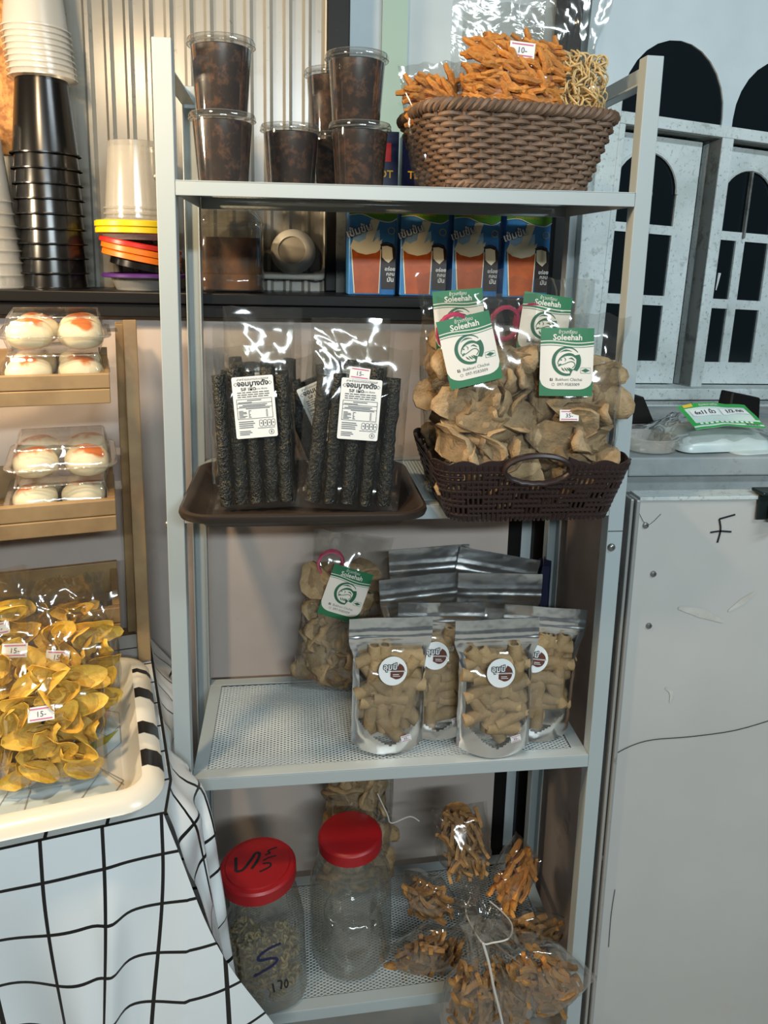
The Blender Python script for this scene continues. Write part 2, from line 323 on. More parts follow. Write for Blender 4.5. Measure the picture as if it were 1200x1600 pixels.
def make_card_mesh():
    p = Print(sheet(1.2)); w, h = .041, .052
    p.rect(-w, w, -h, h, G_, 0, 8, 1)
    # white panel with a wavy top and rounded bottom
    wave = [(-w+2*w*k/12, .0265+.0016*math.sin(k/12*2*PI+.4)) for k in range(13)]
    def lowz(x):
        q = max(0., abs(x)-(w-.022))/.022; return -.0415+.0155*(1-math.sqrt(max(0., 1-q*q)))
    wv = lambda x: .0265+.0016*math.sin((x+w)/(2*w)*2*PI+.4)
    p.mb.add([p.fn(-w+2*w*k/24, f(-w+2*w*k/24), 1) for f in (lowz, wv) for k in range(25)], [(k, k+1, 26+k, 25+k) for k in range(24)], W_)
    p.stroke([(x, y+.0042) for x, y in wave], .0014, W_, 1, 0); p.stroke([(x, y-.0022) for x, y in wave], .0009, D_, 2, 0)
    p.text('ข้าวเกรียบ', 0, .0435, .0072, W_, 1); p.text('Soleehah', 0, .0338, .0125, W_, 1, .02)
    cx, cy, r = -.001, .0015, .0225
    outer = arc(cx, cy, r, 40, 285, 24); inner = arc(cx+.0022, cy+.0005, r*.86, 285, 40, 24); p.poly(outer+inner, D_, 2)
    p.poly(arc(cx, cy, r, 28, -42, 8)+arc(cx-.004, cy, r*.86, -42, 28, 8), D_, 2)
    p.stroke(arc(cx, cy, r*.74, 128, 62, 8), [.0004, .0028, .0004], D_, 2, 2)
    p.stroke([(cx-.0135, cy-.003), (cx-.010, cy+.004), (cx-.002, cy+.0095), (cx+.008, cy+.010), (cx+.016, cy+.004), (cx+.0185, cy-.004)], [.0008, .0044, .0012], D_, 2)
    p.stroke([(cx-.0135, cy-.003), (cx-.0115, cy-.005), (cx-.0085, cy-.0042), (cx-.0105, cy-.0072), (cx-.0128, cy-.0068)], .0011, D_, 2)
    p.stroke([(cx-.0128, cy-.0068), (cx-.004, cy-.0045), (cx+.006, cy-.0005), (cx+.0115, cy-.002), (cx+.013, cy-.006), (cx+.009, cy-.0105)], .0012, D_, 2)
    p.stroke([(cx-.004, cy+.006), (cx-.0015, cy+.003), (cx-.0025, cy-.0005)], [.0003, .0014, .0003], D_, 2)
    p.stroke([(cx+.003, cy+.004), (cx+.008, cy+.0045), (cx+.013, cy+.0005)], [.0003, .0024, .0003], D_, 2)
    p.disc(cx-.0082, cy+.002, .0012, D_, 2, 10)
    p.poly([(cx+.003, cy-.009), (cx+.010, cy-.0125), (cx+.0135, cy-.0105), (cx+.0095, cy-.0145), (cx+.006, cy-.0225), (cx+.0055, cy-.014)], D_, 2)
    for dx in (-.0075, -.003, .0008): p.stroke([(cx+dx, cy-.0095), (cx+dx+.0022, cy-.0125), (cx+dx+.0055, cy-.0155)], [.0004, .0022, .0003], D_, 2)
    p.poly([(.022, -.0125), (.029, -.0095), (.036, -.0125), (.029, -.0155)], D_, 2); p.stroke([(.0213, -.0165), (.0367, -.0165), (.0367, -.0085), (.0213, -.0085), (.0213, -.0165)], .0006, G_, 2, 0)
    p.rect(-.0255, -.0215, -.0288, -.0245, K_, 2); p.text('f', -.0235, -.0283, .005, W_, 3, .03)
    p.text('Bukhori Chichai', .0035, -.0285, .0064, Y_, 2); p.text('097-9583009', .003, -.0362, .0066, Y_, 2)
    p.stroke(arc(-.0205, -.0342, .002, 0, 360, 12), .0005, Y_, 2, 0)
    return p.mb.mesh('label_card', PR, sm=False)
def make_tag_mesh(txt, w=.019, h=.011):
    p = Print(sheet()); p.rect(-w, w, -h, h, WW); p.rect(-w*.85, w*.85, h*.62, h*.78, B_, 1); p.rect(-w*.85, w*.85, -h*.78, -h*.62, B_, 1)
    p.text(txt, 0, -h*.38, h*1.05, K_, 1); return p.mb.mesh('price_tag', PR, sm=False)
def make_seaweed_label():
    p = Print(sheet()); w, h = .0345, .052
    p.poly(round_rect(-w, w, -h, h, .003), WW); k = .0007
    p.text('สาหร่ายอบกรอบปรุงรส', 0, .0455, .0058, K_, 1)
    p.text('จอมบางดัง', 0, .0365, .0118, K_, 1, .035); p.text('รส เผ็ด', -.008, .0285, .0088, K_, 1, .02); p.text('ขนาด พิเศษ', .013, .029, .0045, K_, 1)
    for x in (-.0285, .0285): p.stroke([(x-.003, .0395), (x, .0425), (x+.003, .0395), (x, .0365), (x-.003, .0395)], .0008, K_, 1, 0)
    for i, yy in enumerate((.0245, .0208, .0172)):
        x = -.027
        while x < .025: l = random.uniform(.004, .010); p.rect(x, min(x+l, .027), yy, yy+.0016, Y_, 1); x += l+.0014
    def fr(x0, x1, y0, y1):
        for a in ((x0, x1, y1-k, y1), (x0, x1, y0, y0+k), (x0, x0+k, y0, y1), (x1-k, x1, y0, y1)): p.rect(*a, K_, 1)
    fr(-.0295, .0295, -.0195, .0145); p.rect(-.0295, .0295, .0065, .0072, K_, 1); p.rect(-.0295, .0295, -.0005, .0002, K_, 1)
    for yy, x0, x1 in ((.0110, -.012, .012), (.0080, -.027, -.004), (.0035, -.02, .021), (.0012, -.026, .018), (-.0028, -.015, .025)): p.rect(x0, x1, yy, yy+.0013, Y_, 1)
    for i in range(6): yy = -.0062-i*.0022; p.rect(-.027, -.027+random.uniform(.006, .014), yy, yy+.0012, Y_, 1); p.rect(-.011, -.011+random.uniform(.002, .005), yy, yy+.0012, Y_, 1); p.rect(.018, .021, yy, yy+.0011, Y_, 1)
    for i in range(4):
        x = .0055+i*.0068; p.stroke(round_rect(x, x+.0058, -.0335, -.0225, .002, 2)+[(x+.0058, -.0245)], .0007, K_, 1, 0); p.rect(x+.002, x+.004, -.029, -.0265, Y_, 1)
    p.rect(.002, .031, -.0365, -.0357, K_, 1)
    for i in range(4): yy = -.0245-i*.0033; p.rect(-.0285, random.uniform(-.008, -.001), yy, yy+.0014, Y_, 1)
    for i in range(3): yy = -.0405-i*.0028; p.rect(-.0285, random.uniform(-.014, -.006), yy, yy+.0013, Y_, 1)
    p.stroke(arc(.0245, -.0435, .0042, 0, 360, 14), .0008, Y_, 1, 0); p.rect(.0235, .0255, -.0455, -.0415, Y_, 1)
    return p.mb.mesh('label', PR, sm=False)
def make_sticker():
    p = Print(sheet()); r = .0235; p.disc(0, 0, r, WW, 0, 32)
    p.poly(arc(.007, .000, .0125, 75, 0, 6)+arc(.006, -.001, .0125, 0, -95, 8)+[(-.004, -.0095), (-.004, .002), (.006, .004)], BR, 1)
    p.rect(-.006, .0205, -.0012, .0006, WW, 2); p.rect(.000, .010, -.0062, -.0052, WW, 2); p.rect(.000, .012, -.0088, -.008, WW, 2)
    p.text('อุมมี', -.0045, .0028, .0128, K_, 3, .10); p.text('อุมมี', -.0045, .0028, .0128, WW, 4, .015)
    p.rect(-.003, .021, -.0004, .0002, BR, 3)
    return p.mb.mesh('sticker', PR, sm=False)
CARD = make_card_mesh(); SEALABEL = make_seaweed_label(); STICKER = make_sticker()
TAG = {t: make_tag_mesh(t) for t in ('15-', '35-', '10-', '20-')}
SMALLTAG = make_tag_mesh('35-', .0085, .0062)
# ---------------------------------------------------------------- the setting
random.seed(3)
mb = MB(); mb.span(-2.6, 3.0, -4.6, 2.2, -.05, 0); struct(mb.build('floor', M['floor'], sm=False))
WY = .345                                                     # lower plaster wall behind the rack
mb = MB(); mb.span(-1.7, .268, WY, WY+.12, 0, 1.341); struct(mb.build('wall_back', M['plaster'], sm=False))
# corrugated metal sheet above the counter: narrow raised ribs every 37 mm
def corr(x):
    t = (x/.0372) % 1.0
    return -.008*(smooth(.0, .16, t)-smooth(.34, .5, t))
xs = []; x = -1.75
while x < -.07:
    for t in (0, .08, .16, .34, .42, .5): xs.append(x+t*.0372)
    x += .0372
mb = MB(); n = len(xs)
mb.add([(x, .505+corr(x+1.75), z) for z in (1.386, 2.75) for x in xs], [(i, i+1, n+i+1, n+i) for i in range(n-1)])
struct(mb.build('wall_rear_left', M['corr'], sm=True, ang=30))
mb = MB(); mb.span(-.075, .46, .56, .62, 0, 2.75); struct(mb.build('wall_rear', M['whitewall'], sm=False))
mb = MB(); mb.span(.010, .062, .553, .560, 1.0, 2.75); struct(mb.build('trim_1', M['green'], sm=False, label='pale green painted strip down the white rear wall'))
mb = MB(); mb.span(-.104, -.060, .47, .555, 1.386, 2.75); struct(mb.build('trim_2', M['black'], sm=False, bev=.003, label='black post beside the corrugated sheet'))
mb = MB(); mb.span(-.082, -.064, .452, .470, 1.386, 1.62); struct(mb.build('trim_3', M['reveal'], sm=False))
mb = MB(); mb.span(.362, .393, .46, .54, 0, 2.75); struct(mb.build('trim_4', M['black'], sm=False, bev=.003, label='black post left of the arched windows'))
mb = MB(); mb.span(.270, .298, .350, .40, 0, 1.34); struct(mb.build('trim_5', M['black'], sm=False, bev=.002))
mb = MB(); mb.span(.298, .326, .372, .41, 0, 1.36); struct(mb.build('trim_6', M['whitewall'], sm=False, bev=.002))
mb = MB(); mb.span(.326, .346, .355, .40, 0, 1.36); struct(mb.build('trim_7', M['black'], sm=False, bev=.002))
mb = MB(); mb.span(-1.2, -.665, .486, .494, 1.63, 2.4); struct(mb.build('trim_8', M['osb'], sm=False, label='orange chipboard panel fixed over the corrugated sheet'))
# black counter slab on top of the lower wall
ct = thing('counter', 'long black counter slab with a chipped edge on the low wall behind the rack', 'counter', (0, 0, 0))
mb = MB(); mb.span(-1.7, .345, .306, .51, 1.366, 1.386); mb.build('countertop', M['counter'], ct, sm=False, bev=.002)
mb = MB(); mb.span(-1.7, .345, .316, WY-.002, 1.341, 1.366); mb.build('apron', M['black'], ct, sm=False, bev=.002)
# window wall: turned 12.5 degrees, leaning a little like the old house it belongs to
psi, rho = math.radians(12.5), math.radians(2.0)
X = Vector((math.cos(psi)*math.cos(rho), math.sin(psi)*math.cos(rho), -math.sin(rho))); Nn = Vector((-math.sin(psi), math.cos(psi), 0)); Z = X.cross(Nn); O = Vector((.50, .53, 1.19))
WM = Matrix(((X.x, Nn.x, Z.x, O.x), (X.y, Nn.y, Z.y, O.y), (X.z, Nn.z, Z.z, O.z), (0, 0, 0, 1)))
def archpts(x0, x1, z0, zs, n=14, rise=None):
    c, r = (x0+x1)/2, (x1-x0)/2; rise = rise or r
    return [(x0, z0), (x1, z0)]+[(c+r*math.cos(PI*k/n), zs+rise*math.sin(PI*k/n)) for k in range(n+1)]
def holed(mb, outer, holes, y0, y1):
    loops = [outer]+holes; flat = [p for l in loops for p in l]; tr = tessellate_polygon([[Vector((a, b, 0)) for a, b in l] for l in loops]); k = len(flat)
    fs = []
    for t in tr:
        a, b, c = (flat[i] for i in t); s = (b[0]-a[0])*(c[1]-a[1])-(b[1]-a[1])*(c[0]-a[0])
        t = t if s > 0 else (t[0], t[2], t[1]); fs.append(tuple(t)); fs.append((t[0]+k, t[2]+k, t[1]+k))
    o = 0
    for l in loops:
        m = len(l); fs += [(o+i, o+(i+1) % m, o+(i+1) % m+k, o+i+k) for i in range(m)]; o += m
    mb.add([(a, y0, b) for a, b in flat]+[(a, y1, b) for a, b in flat], fs)
F1 = archpts(-.008, .259, .578, .596, rise=.140); F2 = archpts(.287, .554, .578, .596, rise=.140); F3 = archpts(.582, .849, .578, .596, rise=.140)
OPEN = [(-.012, -.004), (1.12, -.004), (1.12, .556), (-.012, .556)]
wl = MB(); holed(wl, [(-.10, -1.3), (1.9, -1.3), (1.9, 1.5), (-.10, 1.5)], [OPEN, F1, F2, F3], 0, .085)
o = wl.build('wall_right', M['whitewall'], sm=False, fix=True); o.matrix_world = WM; struct(o)
win = struct(bpy.data.objects.new('window_1', None)); C.objects.link(win); win.matrix_world = WM
mb = MB()
mb.span(-.095, -.010, -.010, .0, -.02, .60); mb.build('casing', M['oldwood'], win, sm=False, bev=.002)
for i, (x0, x1, z0, z1) in enumerate(((-.012, .87, .553, .578), (-.012, .003, -.003, .553), (.257, .288, -.003, .553), (.545, .575, -.003, .553), (.84, .87, -.003, .553))):
    mb = MB(); mb.span(x0, x1, -.012, .05, z0, z1); mb.build('frame_bar', M['oldwood'], win, sm=False, bev=.002)
mb = MB(); mb.span(.2556, .2569, -.010, .026, .0, .553); mb.span(.5436, .5449, -.010, .026, .0, .553); mb.span(.0032, .2556, -.008, .026, .5512, .5528); mb.span(.289, .5436, -.008, .026, .5512, .5528); mb.build('reveal_lining', M['reveal'], win, sm=False)
mb = MB(); mb.span(-.10, .90, -.035, .03, -.030, -.003); mb.build('window_ledge', M['oldwood'], win, sm=False, bev=.003)
mb = MB(); mb.span(-.10, 1.2, -.016, .0, -.075, -.032); mb.build('lower_rail', M['oldwood'], win, sm=False, bev=.003)
def shutter(x0, x1, lp, rp, zs):
    mb = MB(); hl = []
    for (a, b) in (lp, rp):
        hl.append([(a, .052), (b, .052), (b, .180), (a, .180)]); hl.append([(a, .202), (b, .202), (b, .338), (a, .338)])
    c = (lp[0]+rp[1])/2; r = (rp[1]-lp[0])/2
    A = [(c-r, .358), (c+r, .358)]+[(c+r*math.cos(PI*k/16), zs+r*math.sin(PI*k/16)) for k in range(17)]
    hl.append(A)
    holed(mb, [(x0, .0), (x1, .0), (x1, .545), (x0, .545)], hl, .026, .050)
    s = mb.build('shutter', M['oldwood'], win, sm=False, fix=True)
    mb = MB(); mb.tube([(p[0], .026, p[1]) for p in A[2:]], .004, 6); mb.build('arch_moulding', M['oldwood'], s)
    for i, q in enumerate(hl):
        mb = MB(); mb.poly([(p[0], p[1]) for p in q], .031, .034); mb.build('pane', M['pane'], s, sm=False, fix=True)
    return s
shutter(.004, .236, (.012, .088), (.106, .182), .428); shutter(.289, .544, (.301, .367), (.392, .464), .418); shutter(.576, .84, (.590, .664), (.69, .764), .418)
mb = MB(); mb.span(.381, .386, .020, .028, .345, .497); mb.build('hanging_batten', M['reveal'], win, sm=False)
for f in (F1, F2, F3):
    mb = MB(); mb.poly(f, .004, .008); mb.build('fanlight_pane', M['pane'], win, sm=False, fix=True)
mb = MB(); mb.tube([(.334, .0300, .262), (.332, .0300, .238), (.330, .0300, .222)], [.0035, .0022, .0012], 6); mb.build('paint_drip', M['paint_white'], win)
mb = MB(); mb.span(.018, .050, .050, .054, .585, .612); mb.build('paper_scrap', M['white'], win, sm=False)
mb = MB(); mb.span(-.10, 1.9, .09, .10, -1.3, 1.5); o = mb.build('wall_right_backing', M['black'], sm=False); o.matrix_world = WM; struct(o)
# side panel, front panel, ledge on the right
pn = thing('panel_cabinet', 'white painted panel cabinet with an ink mark, standing right of the metal rack', 'cabinet', (0, 0, 0))
mb = MB(); mb.span(.372, 1.6, .0, .032, .0, 1.090); mb.build('front_panel', M['panel'], pn, sm=False, bev=.002)
mb = MB(); mb.span(.3635, .3715, .026, .345, .0, 1.082); mb.build('side_panel', M['panelside'], pn, sm=False)
for x0, x1, y0 in ((.3575, .3625, -.004), (.3645, .3705, -.010)):
    mb = MB(); mb.span(x0, x1, y0, .024, .0, 1.094); mb.build('edge_strip', M['alu'], pn, sm=False, bev=.0015)
mb = MB(); mb.span(.372, 1.6, -.004, .034, 1.091, 1.097); mb.build('top_strip', M['oldwood'], pn, sm=False, bev=.001)
def onpanel(name, strokes, wd, mt, label=None):
    p = Print(lambda x, y, l: (x, -.0012, y))
    for s in strokes:
        q = [at(u, v, -.0012) for u, v in s]; p.stroke([(a.x, a.z) for a in q], wd, 0, 0, 4)
    return p.mb.build(name, mt, pn, sm=False, label=label)
onpanel('ink_mark', [[(1149, 804), (1124, 811)], [(1124, 811), (1126, 828), (1121, 848)], [(1110, 832), (1125, 830), (1143, 831)]], .0030, M['ink'], 'hand-drawn black mark like a crossed F')
onpanel('crack_line', [[(953, 1183), (985, 1166), (1020, 1156), (1080, 1151), (1150, 1141), (1215, 1122)]], .0018, M['crack'])
onpanel('scratch', [[(961, 1390), (955, 1430), (951, 1480)]], .0012, M['crack']); onpanel('scratch', [[(992, 785), (1010, 820), (1033, 803)]], .0008, M['crack'])
onpanel('stain', [[(1040, 1075), (1049, 1082), (1047, 1098)]], [.004, .007, .002], M['stainp'])
onpanel('stain', [[(1060, 950), (1095, 958), (1130, 972)]], [.004, .016, .003], M['stainp'])
onpanel('stain', [[(1138, 955), (1160, 940), (1180, 925)]], [.003, .011, .003], M['stainp'])
for (u, v) in ((1009, 821), (1021, 897), (1014, 978), (941, 1340)):
    q = at(u, v, -.001); mb = MB(); mb.lathe([(.0052, 0), (.0048, .0022), (.0022, .003), (.0018, .0012)], 14, cap1=True)
    mb.build('screw', M['bolt'], pn, (q.x, 0, q.z), (PI/2, 0, 0))
lt = MB(); lt.span(-.016, .05, -.004, .0, -.022, .026); lt.span(-.016, .05, -.014, .02, .020, .026); lt.span(.0, .05, -.020, -.004, -.02, .004)
la = lt.build('latch', M['latch'], pn, (.584, -.0035, 1.080), bev=.002, sm=False)
mb = MB(); mb.tube([(.004, -.022, -.012), (.016, -.028, -.018), (.03, -.022, -.012)], .003, 8); mb.build('latch_hook', M['bolt'], la)
lg = thing('ledge_table', 'grey weathered ledge slab behind the white panel cabinet, below the windows', 'ledge', (0, 0, 0))
mb = MB(); mb.span(.372, 1.7, .046, .495, 1.116, 1.148); mb.build('slab', M['ledge'], lg, sm=False, bev=.003)
mb = MB(); mb.span(.374, 1.7, .060, .085, .0, 1.116); mb.build('apron', M['ledge'], lg, sm=False)
# ---------------------------------------------------------------- the white metal rack
PW = .0252; RD = .294
rack = thing('shelf_rack', 'white metal four-tier display rack with mesh shelves holding snacks', 'rack', (0, 0, 0))
def post(x, y, z1, front):
    mb = MB(); sx = 1 if x < 0 else -1; sy = 1 if y < .1 else -1; t = .0022
    x0 = x; xa = x+sx*PW; ya = y+sy*PW
    mb.span(x0, xa, y, y+sy*t, 0, z1); mb.span(x0, x0+sx*t, y+sy*t, ya, 0, z1)
    mb.span(xa-sx*t, xa, y+sy*t, ya, 0, z1)
    return mb.build('post', M['steel'], rack, sm=False, bev=.0012)
ps = [post(-.35, 0, 1.729, 1), post(.35, 0, 1.741, 1), post(-.35, RD, 1.729, 0), post(.35, RD, 1.741, 0)]
ZS = [(1.5507, 1.5555), (1.087, 1.089), (.6424, .6483), (.177, .209)]
def shz(i, x): a, b = ZS[i]; return a+(b-a)*(x+.325)/.65
HX = .3245
mb = MB()                                                     # expanded metal: diamond strands, one joined part
cw, ch = .0116, .0061; nx, ny = round(.604/cw), round(.245/ch)
for j in range(ny):
    y = .024+j*ch
    for s in (0, 1):
        pts = []
        for i in range(nx*2+1):
            x = -.302+i*cw/2; pts.append((x, y+(ch/2 if (i+s) % 2 else 0)+(.0 if s == 0 else 0)))
        if s: continue
        k = len(pts); wd = .00055
        vs = [(a, b-wd, -.0025) for a, b in pts]+[(a, b+wd, -.0012) for a, b in pts]
        mb.add(vs, [(i, i+1, k+i+1, k+i) for i in range(k-1)])
        pts2 = [(a, y+ch-(b-y)) for a, b in pts]
        vs = [(a, b-wd, -.0025) for a, b in pts2]+[(a, b+wd, -.0012) for a, b in pts2]
        mb.add(vs, [(i, i+1, k+i+1, k+i) for i in range(k-1)])
mesh_me = mb.mesh('mesh_panel', M['mesh'], sm=False)
for i, (a, b) in enumerate(ZS):
    ang = -math.atan2(b-a, .65); sh = bpy.data.objects.new('shelf', None); C.objects.link(sh); sh.parent = rack; sh.location = (0, 0, (a+b)/2); sh.rotation_euler = (0, ang, 0)
    h = .0203 if i == 0 else .0224; fw = .022
    for nm, sp in (('front_rail', (-HX, HX, 0, fw)), ('back_rail', (-HX, HX, RD-fw, RD))):
        mb = MB(); x0, x1, y0, y1 = sp; mb.span(x0, x1, y0, y1, -.0018, 0)
        if nm == 'front_rail': mb.span(x0, x1, 0, .0018, -h, -.0018)
        else: mb.span(x0, x1, RD-.0018, RD, -h, -.0018)
        mb.build(nm, M['steel'], sh, sm=False, bev=.0008)
    for sx in (-1, 1):
        mb = MB(); xa, xb = sx*HX, sx*(HX-fw); mb.span(xa, xb, fw, RD-fw, -.0018, 0); mb.span(xa, xa-sx*.0018, fw, RD-fw, -h, -.0018)
        mb.build('side_rail', M['steel'], sh, sm=False, bev=.0008)
    stuff(put('mesh_panel', mesh_me, sh))
for sx, zt in ((-1, 1.729), (1, 1.741)):
    mb = MB(); x0 = sx*.35; mb.span(x0-sx*.0, x0-sx*.0022, PW, RD-PW, zt-.034, zt); mb.span(x0-sx*.0022, x0-sx*.022, PW, RD-PW, zt-.034, zt-.031); mb.build('top_rail', M['steel'], rack, sm=False, bev=.001)
def bolt(x, y, z, rot):
    mb = MB(); mb.lathe([(.0066, 0), (.0062, .0018), (.0036, .0042), (.0024, .0044), (.0018, .0026)], 16, cap1=True); mb.build('bolt', M['bolt'], rack, (x, y, z), rot)
for z in (1.555, 1.060, .655, .215):
    bolt(-.3502, .012, z, (0, -PI/2, 0)); bolt(.3502, .012, z, (0, PI/2, 0))
q = at(955, 855, 0); bolt(q.x, -.0002, q.z, (PI/2, 0, 0))
q = at(955, 830, 0); mb = MB(); mb.span(.3255, .3500, -.0006, .0, q.z-.0006, q.z+.0006); mb.build('post_joint', M['crack'], rack, sm=False)
# ---------------------------------------------------------------- drink cups with dark jelly on the top shelf
random.seed(5)
def jelly_cup_proto(label):
    t = thing('jelly_cup', label, 'cup', (0, 0, 0), group='lidded cups of dark jelly')
    H = .098
    mb = MB(); mb.lathe([(.0390, 0), (.0400, .001), (.047, H), (.0485, H+.001), (.0485, H+.004), (.047, H+.004)], 32, cap0=True); mb.build('cup_wall', M['cup_clear'], t)
    mb = MB(); mb.lathe([(.0382, .002), (.0390, .003), (.0462, H-.003), (.0450, H-.0015)], 32, cap0=True, cap1=True); mb.build('jelly', M['jelly'], t)
    mb = MB(); mb.lathe([(.0500, H+.0005), (.0522, H+.001), (.0526, H+.0075), (.0508, H+.0105), (.0480, H+.0105), (.0465, H+.0075), (.004, H+.0070)], 36, cap1=True); mb.build('lid', M['cup_clear'], t)
    mb = MB(); mb.lathe([(.0521, H+.0008), (.0532, H+.0016), (.0521, H+.0024)], 36); mb.lathe([(.0500, H+.0102), (.0506, H+.0112), (.0490, H+.0112)], 36); mb.build('lid_rim', M['rimclear'], t)
    return t, H
M['rimclear'] = film('lid_rim_gloss', '#f0f0ee', edge=.85, base=.28, rough=.12, bump=(60, .3), haze=.15)
CUPS = [(-.268, .085, 0, 'lidded jelly cup at the bottom of the left stack on the top shelf'), (-.268, .085, 1, 'lidded jelly cup on top of the left stack on the top shelf'),
        (-.170, .165, 0, 'single lidded jelly cup standing between two stacks on the top shelf'),
        (-.066, .125, 0, 'lidded jelly cup at the bottom of the front right stack, left of the wicker basket'), (-.072, .128, 1, 'lidded jelly cup on top of the front right stack, left of the wicker basket'),
        (-.100, .236, 0, 'lower lidded jelly cup half hidden behind the front right stack'), (-.102, .238, 1, 'upper lidded jelly cup half hidden behind the front right stack')]
c0, CH = jelly_cup_proto(CUPS[0][3])
for i, (x, y, k, lb) in enumerate(CUPS):
    o = c0 if i == 0 else copy_tree(c0); o['label'] = lb; o.rotation_euler.z = random.uniform(0, 6)
    o.scale = (.91, .91, .91); o.location = (x, y, shz(0, x)+.0005+k*(CH+.0110)*.91)
# ---------------------------------------------------------------- wicker basket
bk = thing('wicker_basket', 'oval brown wicker basket of bagged snacks at the right end of the top shelf', 'basket', (.160, .130, 1.5545), (0, 0, .13))
BW, BD, BH = .214, .172, .112
def bper(f, t, extra=0.0):                                    # f along the rim 0..1, t height 0..1
    fl = .041*(t**.9); w, d = BW/2+fl*1.05+extra, BD/2+fl*.55+extra; e = 5.0
    a = 2*PI*f; c, s = math.cos(a), math.sin(a)
    x = w*math.copysign(abs(c)**(2/e), c); y = d*math.copysign(abs(s)**(2/e), s)
    return x, y
NS = 44
def arclen(t):
    P = [bper(i/800, t) for i in range(801)]; L = [0]
    for i in range(800): L.append(L[-1]+math.dist(P[i], P[i+1]))
    return P, L
def even(t, n):
    P, L = arclen(t); out = []; j = 0
    for k in range(n):
        g = L[-1]*k/n
        while L[j+1] < g: j += 1
        f = (g-L[j])/max(1e-9, L[j+1]-L[j]); out.append((P[j][0]+(P[j+1][0]-P[j][0])*f, P[j][1]+(P[j+1][1]-P[j][1])*f))
    return out
def nrm(P, i):
    a, b = P[i-1], P[(i+1) % len(P)]; dx, dy = b[0]-a[0], b[1]-a[1]; l = math.hypot(dx, dy) or 1; return dy/l, -dx/l
rows = 14
for j in range(rows):
    t = .10+.80*j/(rows-1); P = even(t, NS*4); pts = []
    for i, (x, y) in enumerate(P):
        nx_, ny_ = nrm(P, i); o = .0040*math.cos(PI*i/4+PI*j)+.0006*nz(i*.7, j*3.1)
        pts.append((x+nx_*o, y+ny_*o, t*BH+.0008*nz(i*.21, j*5.)))
    mb = MB(); mb.tube(pts, .0040, 6, closed=True, flat=.85); mb.build('wicker_strand', M['wicker'], bk)
mb = MB()
for k in range(NS):
    f = k*4; pts = []
    for t in (0.02, .25, .5, .75, .96): P = even(t, NS*4); pts.append((*P[f], t*BH))
    mb.tube(pts, .0028, 6)
stuff(mb.build('upright_canes', M['wicker'], bk))
def braid(name, t, r, amp, turns, z0):
    for s in range(3):
        P = even(t, 330); pts = []
        for i, (x, y) in enumerate(P):
            nx_, ny_ = nrm(P, i); a = 2*PI*turns*i/330+s*2*PI/3
            pts.append((x+nx_*amp*math.cos(a), y+ny_*amp*math.cos(a), z0+amp*math.sin(a)))
        mb = MB(); mb.tube(pts, r, 6, closed=True); mb.build(name, M['wicker'], bk)
braid('rim_braid', .98, .0045, .0058, 30, BH+.001); braid('foot_braid', .03, .0038, .0042, 26, .0085)
P = even(.04, 60); mb = MB(); mb.add([(x, y, .006) for x, y in P]+[(x, y, .0085) for x, y in P], [tuple(range(59, -1, -1)), tuple(range(60, 120))]+[(i, (i+1) % 60, 60+(i+1) % 60, 60+i) for i in range(60)]); mb.build('base', M['wicker'], bk)
# ---------------------------------------------------------------- bags of snacks: a film pillow and the pieces inside it
def bag_T(u, v, fill=.72, e=2.6):                             # normalised half thickness
    a = max(0.0, 1-abs(u)**e)**.62
    return a*(smooth(-.02, .16, v)**.6)*(1-smooth(fill-.18, min(1.0, fill+.22), v))
def bag_shell(w, h, t, fill=.72, nx=22, nv=30, wr=.0035, seed=0, taper=.0, flare=0.0, e=2.6, lean=0.0):
    mb = MB()
    def side(sg):
        def fn(a, b):
            u, v = 2*a-1, b; hw = w/2*(1-taper*smooth(fill-.15, fill+.12, v)+flare*smooth(fill+.05, 1, v))
            T = bag_T(u, v, fill, e)*t/2; q = v*9+seed*7.3
            n1 = noise.ridged_multi_fractal(Vector((u*1.8+seed, q*.28, sg*3.)), 1., 2.1, 2, 1., 2.)-1.0
            k = 1.0 if abs(u) < .999 else 0.0
            top = smooth(fill-.1, fill+.15, v)
            y = sg*(T+.0007*k) + wr*k*n1*(.35+.9*top)*.6 + top*wr*2.0*nz(u*1.7+seed, v*4, 2.)
            x = u*hw + wr*.8*nz(v*6, u*2+seed, sg*.5)
            z = v*h + wr*1.2*top*nz(u*3.1+seed*2, v*2, 7.)
            return (x, y+lean*v*v, z)
        return fn
    mb.grid(side(-1), nx, nv); mb.grid(lambda a, b: side(1)(1-a, b), nx, nv)
    return mb
